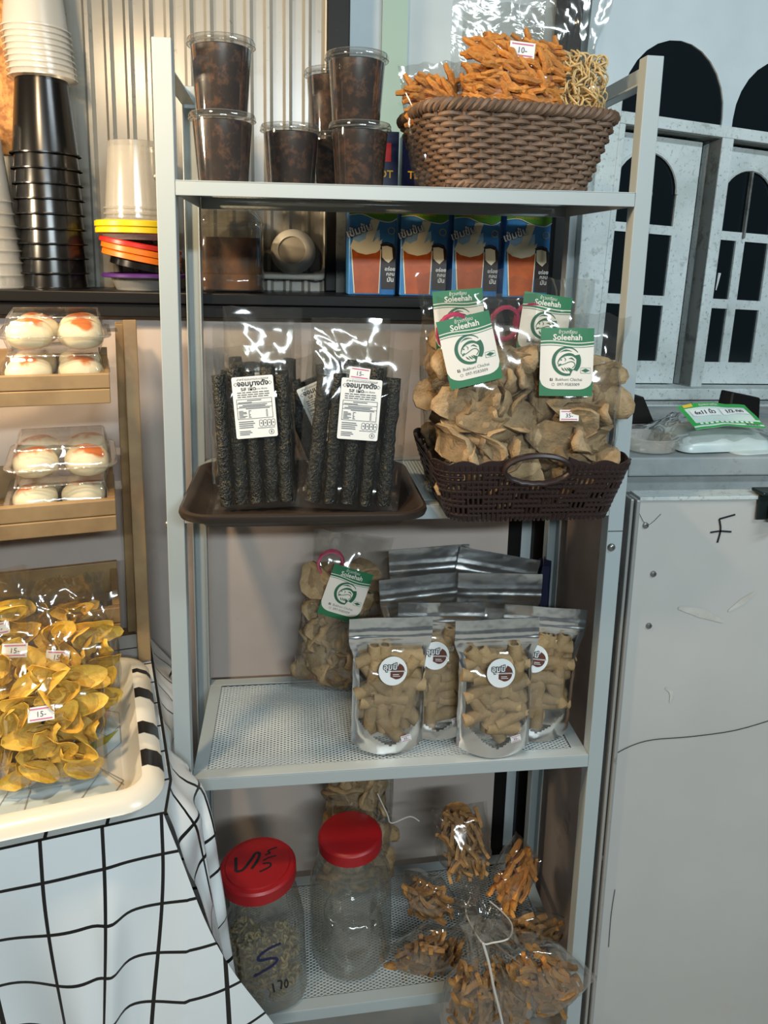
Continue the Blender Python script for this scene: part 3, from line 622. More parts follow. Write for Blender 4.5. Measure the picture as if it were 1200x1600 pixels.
def scatter(proto, parent, name, w, h, t, fill, size, n, seed, mt=None, flat=.6, layers=(1.0, .25, -.5), upright=None, zmax=None, wfac=.82, sizevar=.18, z0=.02, avoid=None):
    """pieces packed in layers behind the front film, copies of a few shared meshes"""
    rd = random.Random(seed); out = []; zmax = zmax or fill-.02
    for li, ly in enumerate(layers):
        nxp = max(1, int(w*wfac/(size*.78))); nzp = max(1, int(h*(zmax)/(size*.78)))
        for j in range(nzp):
            for i in range(nxp):
                if len(out) >= n: return out
                u = (-wfac+2*wfac*(i+.5+rd.uniform(-.3, .3)+(.25 if (j+li) % 2 else -.25))/nxp); v = z0+(zmax-z0)*(j+.5+rd.uniform(-.3, .3))/nzp
                u = max(-wfac, min(wfac, u)); T = bag_T(u, v, fill)*t/2
                y = -ly*max(0.0, T-size*flat*.5)+rd.uniform(-.003, .003)
                s = 1+rd.uniform(-sizevar, sizevar)
                if avoid and li == 0 and abs(u*w/2-avoid[0]) < avoid[2] and abs(v*h-avoid[1]) < avoid[3]: y += .016
                rot = upright(rd, u, v) if upright else Euler((PI/2+rd.uniform(-.7, .7), rd.uniform(-.6, .6), rd.uniform(0, 2*PI)), 'YXZ')
                o = put(name, rd.choice(proto), parent, (u*w/2, y, v*h), rot); o.scale = (s, s, s); out.append(o)
    return out
def film_bag(name, label, cat, loc, rot, w, h, t, mt='film', group=None, **kw):
    o = thing(name, label, cat, loc, rot, group); bag_shell(w, h, t, **kw).build('film', M[mt], o, ang=50); return o
# piece shapes
def rod(L, r, bend, seed, taper=.6, n=6, k=7):
    rd = random.Random(seed); mb = MB(); pts = []; rr = []
    for i in range(k):
        f = i/(k-1); pts.append(((f-.5)*L, bend*(4*(f-.5)**2-1)+.0012*rd.uniform(-1, 1), .0012*rd.uniform(-1, 1))); rr.append(r*(taper+(1-taper)*math.sin(PI*f))*(1+.15*rd.uniform(-1, 1)))
    mb.tube(pts, rr, n); return mb
STICKS = [rod(.040, .0052, .003*(i-1), 10+i).mesh('stick', M['stick']) for i in range(4)]
BSTICKS = [rod(.036, .0040, .004*(i-1.5), 30+i, .75).mesh('stick', M['brownstick']) for i in range(4)]
def curlchip(L, W, th, curl, seed, n=12, wav=.3, rings=(0, .5, 1)):
    mb = MB(); vs = []; fs = []
    for sg in (1, -1):
        for r in rings:
            for j in range(n if r else 1):
                a = 2*PI*j/n; k = 1+wav*.5*nz(math.cos(a)*1.3+seed, math.sin(a)*1.3, seed*3.)
                x, y = L/2*r*k*math.cos(a), W/2*r*k*math.sin(a)
                z = curl*((2*y/W)**2)*W*.5 + .25*curl*((2*x/L)**2)*L*.4*math.sin(seed) + .22*W*nz(x*60/L*.1+seed, y*6/W*.3, seed) + sg*th/2*(1-.7*r*r)
                vs.append((x, y, z))
    m = 1+(len(rings)-1)*n
    for q in (0, 1):
        b = q*m
        for j in range(n):
            t = (b, b+1+j, b+1+(j+1) % n); fs.append(t if q == 0 else t[::-1])
            for r in range(len(rings)-2):
                t = (b+1+r*n+j, b+1+(r+1)*n+j, b+1+(r+1)*n+(j+1) % n, b+1+r*n+(j+1) % n); fs.append(t if q == 0 else t[::-1])
    e = 1+(len(rings)-2)*n
    for j in range(n): fs.append((e+j, m+e+j, m+e+(j+1) % n, e+(j+1) % n))
    return mb.add(vs, fs)
CRACK = [curlchip(.066+.006*(i%3), .046+.004*(i%2), .021, .42+.07*i, 1.7*i+.3, n=14, wav=.55, rings=(0, .45, .8, 1)).mesh('cracker', M['cracker'], ang=75) for i in range(6)]
BANANA = [curlchip(.066, .030, .0028, .5+.15*i, 2.3*i+1, n=16, wav=.25, rings=(0, .4, .75, 1)).mesh('banana_chip', M['banana'], ang=80) for i in range(5)]
def curlstrand(seed):
    rd = random.Random(seed); mb = MB(); p = []; a = rd.uniform(0, 6); r = .012
    for i in range(14): a += .55; r *= .99; p.append((r*math.cos(a)*1.3, r*math.sin(a), .004*math.sin(i*.9)))
    mb.tube(p, .0014, 5); return mb
NOOD = [curlstrand(i).mesh('crisp_strand', M['noodle']) for i in range(4)]
def put_tag(parent, x, y, z, rot=0.0, txt='15-', me=None):
    return put('price_tag', me or TAG[txt], parent, (x, y, z), (0, rot, 0))
bz = 1.5545
up1 = lambda r, u, v: Euler((r.uniform(-.4, .4), r.uniform(-.35, .6)+(.9 if r.random() < .15 else 0), r.uniform(-.5, .5)))
b1 = film_bag('snack_bag', 'clear bag of orange stick snacks with a price tag, front middle of the wicker basket', 'bag', (.158, .098, bz+.012), (-.03, .02, 0), .160, .262, .072, 'filmcrisp', 'bagged snacks in the wicker basket', fill=.74, seed=1, wr=.004)
scatter(STICKS, b1, 'stick', .160, .262, .072, .74, .019, 190, 11, upright=up1, zmax=.80, wfac=.84, flat=.4, z0=.36, layers=(1., .4, -.3))
put_tag(b1, .004, -.030, .190, .05, '10-')
b2 = film_bag('snack_bag', 'tall empty-topped clear bag behind the orange stick snacks in the wicker basket', 'bag', (.154, .168, bz+.012), (-.02, .0, 0), .150, .330, .045, 'film', 'bagged snacks in the wicker basket', fill=.45, seed=2, wr=.003)
scatter(STICKS, b2, 'stick', .145, .325, .045, .45, .03, 30, 12, upright=up1, layers=(1,), z0=.15)
b3 = film_bag('snack_bag', 'low clear bag of reddish snacks at the left end of the wicker basket', 'bag', (.068, .118, bz+.012), (-.05, -.16, .2), .104, .180, .045, 'filmcrisp', 'bagged snacks in the wicker basket', fill=.78, seed=3, wr=.004)
scatter(STICKS, b3, 'stick', .092, .180, .040, .78, .020, 70, 13, upright=up1, z0=.5, zmax=.88)
b4 = film_bag('snack_bag', 'twisted clear bag of pale curly crisps at the right end of the wicker basket', 'bag', (.248, .112, bz+.012), (-.03, .06, -.2), .108, .292, .062, 'filmcrisp', 'bagged snacks in the wicker basket', fill=.62, seed=4, wr=.005, taper=.45, flare=.3)
scatter(NOOD, b4, 'crisp_strand', .108, .292, .062, .62, .016, 150, 14, z0=.35, zmax=.66)
# ---------------------------------------------------------------- things on the black counter
CZ = 1.3862
def cone_cup(mt, r0, r1, h, rim, n=28):
    mb = MB(); mb.lathe([(r0+rim, 0), (r0+rim, .0022), (r0, .0030), (r1, h), (r1-.0015, h+.0008)], n, cap1=True)
    return mb.mesh('disposable_cup', mt)
ORD = ['lowest', 'second', 'third', 'fourth', 'fifth', 'sixth', 'seventh', 'eighth', 'ninth', 'tenth', 'eleventh', 'twelfth']
me = cone_cup(M['blackcup'], .0560, .0440, .128, .0048)
for i in range(10):
    o = put('disposable_cup', me, None, (-.606-.0022*i*.3, .415, CZ+i*.0262))
    tag(o, f'{ORD[i]} black plastic cup from the bottom of the upside-down stack on the counter' if i else 'lowest black plastic cup of the upside-down stack, rim on the counter', 'cup', 'nested black cups')
me = cone_cup(M['milky'], .0535, .0400, .128, .0048)
top0 = CZ+9*.0262+.1295
for i in range(9):
    o = put('disposable_cup', me, None, (-.609-.001*i, .415, top0+.0082*i*1.2))
    tag(o, f'{ORD[i]} translucent cup from the bottom of the sleeve capping the black cup stack' if i else 'lowest translucent cup of the sleeve capping the black cup stack', 'cup', 'nested translucent cups')
me = cone_cup(M['milky'], .060, .045, .140, .0042)
for i in range(8):
    o = put('disposable_cup', me, None, (-.716-.002*i, .390, CZ+i*.0215))
    tag(o, f'{ORD[i]} white cup from the bottom of the stack at the far left edge' if i else 'lowest white cup of the stack at the far left edge', 'cup', 'nested white cups at the far left')
# tubs and coloured lids
def lid_thing(mt, label, x, y, z, r, h, tilt=(0, 0, 0)):
    mb = MB(); mb.lathe([(r-.004, 0), (r, .001), (r, h-.002), (r-.003, h), (r-.007, h-.0015), (.004, h-.0015)], 40, cap0=True, cap1=True)
    o = mb.build('tub_cover', mt, None, (x, y, z), tilt); return tag(o, label, 'lid', 'coloured tub lids')
TX, TY = -.455, .410
mb = MB(); mb.lathe([(.050, 0), (.060, .022), (.0625, .0225)], 36, cap0=True); tag(mb.build('tub', M['milky2'], None, (TX+.01, TY, CZ)), 'shallow translucent tub under the coloured lids on the counter', 'tub')
lid_thing(M['purple'], 'purple tub lid at the bottom of the pile of coloured lids', TX+.012, TY, CZ+.0226, .078, .008)
lid_thing(M['blackcup'], 'black tub lid between the purple and orange lids', TX+.014, TY, CZ+.0370, .066, .014, (0, .19, 0))
lid_thing(M['orange'], 'lower orange tub lid resting tilted on the black lid', TX+.006, TY, CZ+.0530, .072, .0115, (0, .19, 0))
lid_thing(M['orange'], 'upper orange tub lid under the red lid', TX+.006, TY, CZ+.0650, .073, .0115, (0, .19, 0))
lid_thing(M['red2'], 'red tub lid tilted above the orange lids', TX+.005, TY, CZ+.0768, .0745, .0095, (0, .17, 0))
mb = MB(); mb.lathe([(.058, 0), (.066, .010), (.067, .0105)], 36, cap0=True); tag(mb.build('tub', M['milky2'], None, (TX+.003, TY, CZ+.0905)), 'flat translucent tub between the red and yellow lids', 'tub')
lid_thing(M['yellow'], 'lower yellow tub lid in the pile beside the rack', TX, TY, CZ+.1015, .074, .0115)
lid_thing(M['yellow'], 'upper yellow tub lid carrying the clear cups', TX, TY, CZ+.1132, .075, .0115)
for i in range(3):
    mb = MB(); mb.lathe([(.0620, 0), (.0625, .003), (.0585, .004), (.0500, .118), (.0485, .119)], 36, cap1=True)
    tag(mb.build('clear_cup', M['milky2'], None, (TX+.004, TY, CZ+.1250+.010*i)), ['lowest', 'middle', 'topmost'][i]+' clear cup upside down on the yellow lids', 'cup', 'clear cups on the yellow lids')
# jar of brown tea
jt = thing('tea_jar', 'clear plastic jar half full of dark brown tea on the black counter', 'jar', (-.283, .400, CZ))
mb = MB(); mb.loft(.122, .122, .030, [(.006, 0), (.001, .004), (.0, .010), (.0, .030), (.002, .033), (.0, .036), (.0, .118), (.003, .122), (.001, .127), (.003, .134), (.014, .148), (.022, .152), (.022, .160)], 6, cap0=True); mb.build('jar_wall', M['jarfilm'], jt)
mb = MB(); mb.loft(.116, .116, .028, [(.005, .0025), (.0, .006), (.0, .098), (.0, .099)], 6, cap0=True, cap1=True); mb.build('tea', M['tea'], jt)
mb = MB(); mb.loft(.086, .086, .04, [(.0, .154), (.0, .166), (.003, .168)], 6, cap0=True, cap1=True); mb.build('lid', M['pvc'], jt)
# round cap and conduit on the corrugated wall
vc = thing('round_wall_cap', 'round cream plastic cap with a grey disc fixed to the corrugated sheet', 'wall cap', (-.166, .494, 1.462), (PI/2-.12, 0, -.1))
mb = MB(); mb.lathe([(.043, 0), (.045, .012), (.042, .026), (.033, .034), (.0275, .035), (.0262, .031)], 36); mb.build('ring', M['pvc'], vc)
mb = MB(); mb.lathe([(.0265, .0308), (.004, .0325)], 36, cap1=True); mb.build('disc', M['pvcgrey'], vc)
mb = MB(); mb.tube([(-.100, .486, 2.4), (-.100, .486, 1.432), (-.1015, .486, 1.424), (-.109, .486, 1.417), (-.118, .486, 1.4155), (-.27, .486, 1.4155)], .0072, 10)
for p in ((-.105, .486, 1.421),): mb.tube([(p[0]+.006, p[1], p[2]+.016), (p[0]+.003, p[1], p[2]+.004), (p[0]-.006, p[1], p[2]-.004), (p[0]-.020, p[1], p[2]-.0055)], .0092, 10)
tag(mb.build('conduit_pipe', M['pvc'], None), 'white conduit pipe running down and left along the corrugated sheet', 'pipe')
# drink cartons
M['cartonblue'] = mat('carton_blue', '#4a93cc', .35, var=(9, .6, '#2a6fb0')); M['cartonnavy'] = mat('carton_navy', '#101a45', .35); M['cartongreen'] = mat('carton_green', '#5f9a2c', .35)
M['cream'] = mat('print_cream', '#f0e4c2', .4); M['teaprint'] = mat('print_tea', '#c25a1c', .4, var=(30, .6, '#a4470f')); M['gold'] = mat('print_gold', '#d8b23c', .4); M['cskyb'] = mat('print_sky', '#a4cbe6', .4); M['coffee'] = mat('print_coffee', '#2a1710', .4); M['redp'] = mat('print_red', '#c01e22', .4)
def carton_mesh():
    w, h, d = .088, .292, .066; mats = [M['cartonblue'], M['cartonnavy'], M['cartongreen'], M['cream'], M['teaprint'], M['gold'], M['cskyb'], M['white'], M['black_print'], M['coffee'], M['redp']]
    p = Print(lambda x, y, l: (x, -d/2-.0003-l*.0003, y)); hw = w/2
    p.poly([(-hw, .172), (-.02, .176), (.01, .168), (hw, .166), (hw, h), (-hw, h)], 1, 1)                 # navy top
    p.poly([(-hw, .146), (-.02, .148), (.005, .139), (.03, .135), (hw, .142), (hw, .168), (.01, .170), (-.02, .178), (-hw, .174)], 2, 2)   # green wave
    p.text('ชาเย็น กาแฟเย็น', -.004, .1425+.004, .0075, 5, 3)
    p.stroke([(-hw, .1445), (-.02, .1465), (.005, .1375), (.03, .1335), (hw, .1405)], .0016, 3, 3, 3)
    p.poly([(-.040, .070), (-.036, .112), (-.018, .118), (-.004, .112), (.012, .120), (.016, .070)], 6, 1)  # pale sky
    p.poly([(-.004, .138), (.012, .136), (.006, .116), (.000, .098), (-.014, .092), (-.013, .108), (-.008, .124)], 3, 3)  # milk stream
    p.poly([(-.042, .088), (-.036, .101), (-.026, .096), (-.012, .104), (.000, .097), (.010, .106), (.011, .098), (.018, .103), (.014, .086), (.008, .076), (-.008, .070), (-.030, .071)], 3, 2)  # cream
    p.poly([(-.0385, .084), (-.030, .078), (-.012, .074), (.006, .078), (.0145, .084), (.012, .004), (-.032, .004)], 4, 4)
    p.poly([(-.0405, .084), (-.0385, .084), (-.032, .004), (-.034, .004)], 3, 5); p.poly([(.0145, .084), (.0160, .084), (.0135, .004), (.0120, .004)], 3, 5)
    p.poly([(.017, .012), (.015, .092), (.024, .095), (.038, .093), (.043, .085), (.043, .012)], 9, 2); p.poly([(.018, .070), (.017, .090), (.027, .091), (.036, .088), (.038, .068), (.030, .060), (.024, .064)], 3, 3)
    p.stroke([(.014, .092), (.025, .097), (.038, .093)], .002, 8, 4, 3)
    p.text('เข้มข้น', -.024, .112, .0190, 8, 6, .060, .35); p.text('เข้มข้น', -.024, .112, .0190, 7, 9, .028, .35)
    p.text('อร่อย', .033, .046, .009, 7, 4, .02); p.text('กลม', .034, .037, .009, 7, 4, .02); p.text('มัน', .034, .026, .011, 7, 4, .03)
    p.stroke(arc(.034, .118, .006, 0, 360, 16), .0012, 5, 4, 0)
    p.text('TEAPOT', .0, .212, .0185, 5, 4, .02); p.rect(.0, .030, .240, .272, 10, 3)
    me = p.mb; me.loft(w, d, .004, [(.003, 0), (.0, .002), (.0, h-.002), (.003, h)], 3, cap0=True, cap1=True, m=0)
    return me.mesh('drink_carton', mats, ang=30)
CM = carton_mesh()
for i, (x, lb) in enumerate(zip((-.022, .0755, .1735, .2715), ('leftmost of the four blue iced-tea cartons on the counter', 'second blue iced-tea carton from the left on the counter', 'third blue iced-tea carton from the left on the counter', 'rightmost of the four blue iced-tea cartons, beside the back rack post'))):
    tag(put('drink_carton', CM, None, (x, .374, CZ), (0, 0, (.02, -.03, .0, .04)[i])), lb, 'carton', 'iced-tea cartons on the counter')
# ---------------------------------------------------------------- second shelf: brown tray of seaweed packs
random.seed(8)
Z2 = 1.0885
tr = thing('serving_tray', 'dark brown plastic tray holding seaweed stick packs on the second shelf', 'tray', (-.150, .024, Z2))
def bump(p):
    k = abs(p.x)
    dz = -.007*(smooth(.030, .048, k)-smooth(.075, .105, k)) if (p.z > .014 and p.y < -.1) else 0
    return p+Vector((0, 0, dz))
mb = MB(); mb.loft(.340, .288, .045, [(.040, .0), (.033, .001), (.014, .020), (.010, .026), (.004, .0285), (.000, .0265), (-.001, .0215), (.001, .0165), (.005, .0155), (.010, .018), (.016, .014), (.036, -.0005), (.040, -.001)], 8, warp=bump)
mb.build('rim', M['tray'], tr)
mb = MB(); mb.loft(.340, .288, .045, [(.0395, -.001), (.0395, .0012)], 8, cap0=True, cap1=True); mb.build('tray_floor', M['tray'], tr)
SEA = []
for i in range(3):
    mbx = MB(); pts = []; rr = []
    for k in range(26): pts.append((.0022*nz(k*.3, i*3.), .0022*nz(k*.3, i*5., 2.), k*.0074)); rr.append(.0108*(1+.16*nz(k*1.3, i*9.)))
    mbx.tube(pts, rr, 10); SEA.append(mbx.mesh('seaweed_stick', M['seaweed'], ang=80))
def seaweed_pack(label, x, y, h, tiltx, tilty, w=.125, lab=True, tag_=False, seed=0, rz=0., ns=5):
    o = film_bag('seaweed_pack', label, 'snack pack', (x, y, Z2+.0035), (tiltx, tilty, rz), w, h, .030, 'filmcrisp', 'seaweed stick packs in the brown tray', fill=.80, seed=seed, wr=.0025, e=5.0, nx=18, nv=26)
    rd = random.Random(seed)
    for i in range(ns):
        u = -.80+1.6*i/(ns-1); q = put('seaweed_stick', SEA[i % 3], o, (u*w*.5*.86, -.002+rd.uniform(-.002, .002), .010), (0, rd.uniform(-.03, .03), rd.uniform(0, 6))); q.scale = (1.06, .9, 1.03+rd.uniform(-.04, .05))
    if lab: put('label', SEALABEL, o, ((.004, .006, .004)[seed % 3], -.0178, .150), (0, -.03 if seed == 1 else 0, 0)).scale = (.84, 1, .84)
    if tag_: put('price_tag', TAG['15-'], o, (.000, -.0184, .201), (0, .06, 0)).scale = (.75, 1, .75)
    return o
seaweed_pack('seaweed stick pack with a white label, front left of the brown tray', -.218, -.018, .236, -.10, -.055, seed=1, w=.122)
seaweed_pack('seaweed stick pack with white label and price tag, front right of the brown tray', -.088, -.028, .240, -.08, .075, seed=2, w=.150, tag_=True)
seaweed_pack('seaweed stick pack slumped askew between the two front packs in the brown tray', -.060, .022, .235, -.12, -.42, seed=3, w=.120)
seaweed_pack('seaweed stick pack standing right behind the front left one in the brown tray', -.222, .032, .262, -.04, -.01, seed=4, w=.118)
seaweed_pack('rearmost seaweed stick pack at the left of the brown tray', -.215, .078, .285, -.01, .01, seed=5, w=.118)
seaweed_pack('seaweed stick pack behind the front right one in the brown tray', -.080, .070, .255, -.05, .03, seed=6, w=.125)
seaweed_pack('rearmost seaweed stick pack at the right of the brown tray', -.075, .115, .268, -.02, .0, seed=7, w=.125)
# ---------------------------------------------------------------- dark brown plastic basket with fish crackers
pb = thing('plastic_basket', 'dark brown openwork plastic basket with a front handle hole on the second shelf', 'basket', (.174, .020, Z2))
PBW, PBD, PBH = .236, .196, .092
def pper(t, n):                                               # even points along a flared rounded rectangle
    fw, fd = PBW+.056*t, PBD+.030*t; r = .026; P = []
    for q, (sx, sy) in enumerate(((1, -1), (1, 1), (-1, 1), (-1, -1))):
        for k in range(9):
            a = -PI/2+q*PI/2+k/8*PI/2; P.append((sx*(fw/2-r)+r*math.cos(a), sy*(fd/2-r)+r*math.sin(a)))
    L = [0]
    for i in range(len(P)): L.append(L[-1]+math.dist(P[i], P[(i+1) % len(P)]))
    out = []; j = 0
    for k in range(n):
        g = L[-1]*k/n
        while L[j+1] < g: j += 1
        f = (g-L[j])/max(1e-9, L[j+1]-L[j]); a, b = P[j], P[(j+1) % len(P)]; out.append((a[0]+(b[0]-a[0])*f, a[1]+(b[1]-a[1])*f))
    return out
NP = 240; HXC, HA, HB, HZ = .0, .045, .021, PBH*.86           # handle hole ellipse on the front
PT = {}
def pt(k, t):
    if t not in PT: PT[t] = pper(t, NP)
    x, y = PT[t][k % NP]; return Vector((x, y, t*PBH))
def inhole(p, g=1.0): return p.y < -PBD*.45 and ((p.x-HXC)/(HA*g))**2+((p.z-HZ)/(HB*g))**2 < 1
mb = MB()
for k in range(0, NP, 2):                                     # uprights
    seg = []
    for i in range(15):
        p = pt(k, i/14*.93)
        if inhole(p, 1.05):
            if len(seg) > 1: mb.tube(seg, .0023, 4)
            seg = []
        else: seg.append(p)
    if len(seg) > 1: mb.tube(seg, .0023, 4)
for t in (.10, .18, .26, .34, .42, .50, .58, .66, .74, .82):    # bands woven past them
    seg = []; off = .0016*math.sin(t*40)
    for k in range(NP+1):
        p = pt(k, t); 
        if (k//6+int(t*25)) % 5 == 4 and t < .8: p = None
        if p is None or inhole(p, 1.05):
            if len(seg) > 1: mb.tube(seg, .0029, 4)
            seg = []
        else: seg.append(p)
    if len(seg) > 1: mb.tube(seg, .0029, 4)
stuff(mb.build('lattice', M['brownplastic'], pb))
mb = MB(); k2 = 480; PT2 = pper(1.0, k2); PT3 = pper(.86, k2)
vs = []
for k in range(k2):
    (x, y), (x3, y3) = PT2[k], PT3[k]; s = abs(math.sin(PI*k/20)); hb = smooth(.062, .030, abs(x-HXC))*.015 if y < -PBD*.45 else 0
    zt = PBH*(.93)+.006*s+hb; zb = PBH*.845
    d = Vector((x, y)).normalized()*.0024
    vs += [(x3, y3, zb), (x, y, zt), (x-d.x, y-d.y, zt+.0008), (x3-d.x, y3-d.y, zb)]
# leave the handle hole open: the band is lifted over it by the arch below
fs = []
for k in range(k2):
    a, b = k*4, ((k+1) % k2)*4
    x, y = PT2[k]
    if y < -PBD*.45 and abs(x-HXC) < HA: continue
    fs += [(a+i, b+i, b+(i+1) % 4, a+(i+1) % 4) for i in range(4)]
mb.add(vs, fs); mb.build('scalloped_rim', M['brownplastic'], pb)
def fy(z): return -(PBD+.030*(z/PBH))/2
mb = MB()
arcp = [(HXC+HA*1.06*math.cos(math.radians(a)), HZ+HB*1.02*math.sin(math.radians(a))) for a in range(-10, 191, 8)]
mb.tube([(x, fy(z)-.001, z) for x, z in arcp], .0072, 8, flat=.6)
low = [(HXC+HA*1.06*math.cos(math.radians(a)), HZ+HB*1.05*math.sin(math.radians(a))) for a in range(180, 361, 8)]
mb.tube([(x, fy(z)-.001, z+.0015*abs(math.sin(i*1.2))) for i, (x, z) in enumerate(low)], .0048, 8, flat=.6)
mb.build('handle', M['brownplastic'], pb)
mb = MB(); P = pper(.04, 120); mb.add([(x, y, .0035) for x, y in P]+[(x, y, .0055) for x, y in P], [tuple(range(119, -1, -1)), tuple(range(120, 240))]+[(i, (i+1) % 120, 120+(i+1) % 120, 120+i) for i in range(120)])
vs = []; P = pper(.10, 360); P0 = pper(.02, 360)
for k in range(360):
    s = abs(math.sin(PI*k/18)); vs += [(P[k][0], P[k][1], .011), (P0[k][0], P0[k][1], .0048-.0045*s), (P0[k][0]*.985, P0[k][1]*.985, .0048-.0045*s), (P[k][0]*.985, P[k][1]*.985, .011)]
mb.add(vs, [(k*4+i, ((k+1) % 360)*4+i, ((k+1) % 360)*4+(i+1) % 4, k*4+(i+1) % 4) for k in range(360) for i in range(4)])
mb.build('scalloped_foot', M['brownplastic'], pb)
RING = MB(); RING.tube([(.022*math.cos(a*PI/8), .0, .026*math.sin(a*PI/8)) for a in range(16)], .0035, 6, closed=True, flat=1.6); RING = RING.mesh('pink_tie', film('pink_ribbon', '#e08aa8', edge=.4, base=.08, rough=.2, bump=None, haze=.5, hazecol='#d9557f'))
def cracker_bag(label, loc, rot, w, h, t, card, cang, seed, group='fish cracker bags', fill=.72, n=80, tie=None, tagp=None, taper=.1):
    o = film_bag('cracker_bag', label, 'bag', loc, rot, w, h, t, 'filmcrisp', group, fill=fill, seed=seed, wr=.0055, taper=taper, flare=.1, nx=26, nv=34)
    scatter(CRACK, o, 'cracker', w*.94, h, t*.92, fill, .041, n, seed*7+1, flat=.85, zmax=fill+.03, z0=.07, wfac=.72, layers=(1., .3, -.45), avoid=(*card, .060, .072) if card else None,
            upright=lambda r, u, v: Euler((PI/2+r.uniform(-.45, .45), r.uniform(-.4, .4), r.uniform(0, 2*PI)), 'YXZ'))
    if card is not None:
        cx, cz = card; u, v = 2*cx/w, cz/h; put('label_card', CARD, o, (cx, -bag_T(u*.5, min(v, fill-.05), fill)*t/2-.007, cz), (-.05, cang, 0)).scale = (.93, 1, .93)
    if tie: put('pink_tie', RING, o, (tie[0], -t*.32, tie[1]), (.3, .2, 0))
    if tagp: put('price_tag', TAG['35-'], o, (tagp[0], -bag_T(.0, tagp[1]/h, fill)*t/2-.004, tagp[1]), (-.05, -.06, 0)).scale = (.72, 1, .72)
    return o
bz2 = Z2+.0062
cracker_bag('cracker bag with a tilted green and white card, front left of the plastic basket', (.126, -.030, bz2), (-.06, -.05, 0), .150, .312, .082, (-.036, .236), -.19, 1, tie=(-.056, .262))
cracker_bag('cracker bag with an upright card and price tag, front right of the plastic basket', (.240, -.026, bz2), (-.05, .05, -.1), .136, .288, .080, (-.028, .217), -.06, 2, tagp=(-.018, .142))
cracker_bag('fish cracker bag standing behind the front left one in the brown plastic basket', (.112, .062, bz2), (-.03, -.07, 0), .140, .345, .075, (-.012, .268), -.03, 3, tie=(.06, .262))
cracker_bag('fish cracker bag standing behind the front right one in the brown plastic basket', (.232, .062, bz2), (-.03, .0, 0), .140, .335, .075, (-.020, .262), .12, 4, tie=(-.04, .272))
# ---------------------------------------------------------------- third shelf: roll pouches and one cracker bag
random.seed(21)
def roll_mesh(seed, L=.056, R=.0112):
    rd = random.Random(seed); mb = MB(); n = 14; vs = []; fs = []; ring = []
    for (r, z) in ((R*.55, -.003), (R*.62, 0.0), (R*.98, 0.0), (R, .002), (R*1.02, L*.5), (R, L-.002), (R*.97, L), (R*.62, L), (R*.55, L-.004)):
        for j in range(n):
            a = 2*PI*j/n; k = 1+.05*nz(math.cos(a)*2+seed, math.sin(a)*2, z*60); vs.append((r*k*math.cos(a), r*k*.92*math.sin(a), max(0.0, z)-L/2+(.0012*nz(a, seed, z) if r > R*.6 else 0)))
    for i in range(8):
        for j in range(n): fs.append((i*n+j, i*n+(j+1) % n, (i+1)*n+(j+1) % n, (i+1)*n+j))
    fs.append(tuple(range(n-1, -1, -1))); fs.append(tuple(8*n+j for j in range(n)))
    mb.add(vs, fs); mb.tube([(R*1.0, .0, -L*.48), (R*1.03, .001, 0), (R*1.0, .0, L*.48)], .0009, 4)
    return mb.mesh('rolled_wafer', M['roll'], ang=50)
ROLLS = [roll_mesh(i) for i in range(4)]
def pouch_T(u, v):                                            # stand-up pouch half thickness
    side = max(0.0, 1-abs(u)**2.4)**.6
    return side*(1-smooth(.55, .80, v))*(.75+.25*smooth(0, .2, v))+ .55*max(0., 1-u*u)*(1-smooth(.0, .28, v))*.6
def pouch_half(v, w): return w/2*(1-.115*(1-smooth(.70, .84, v)))
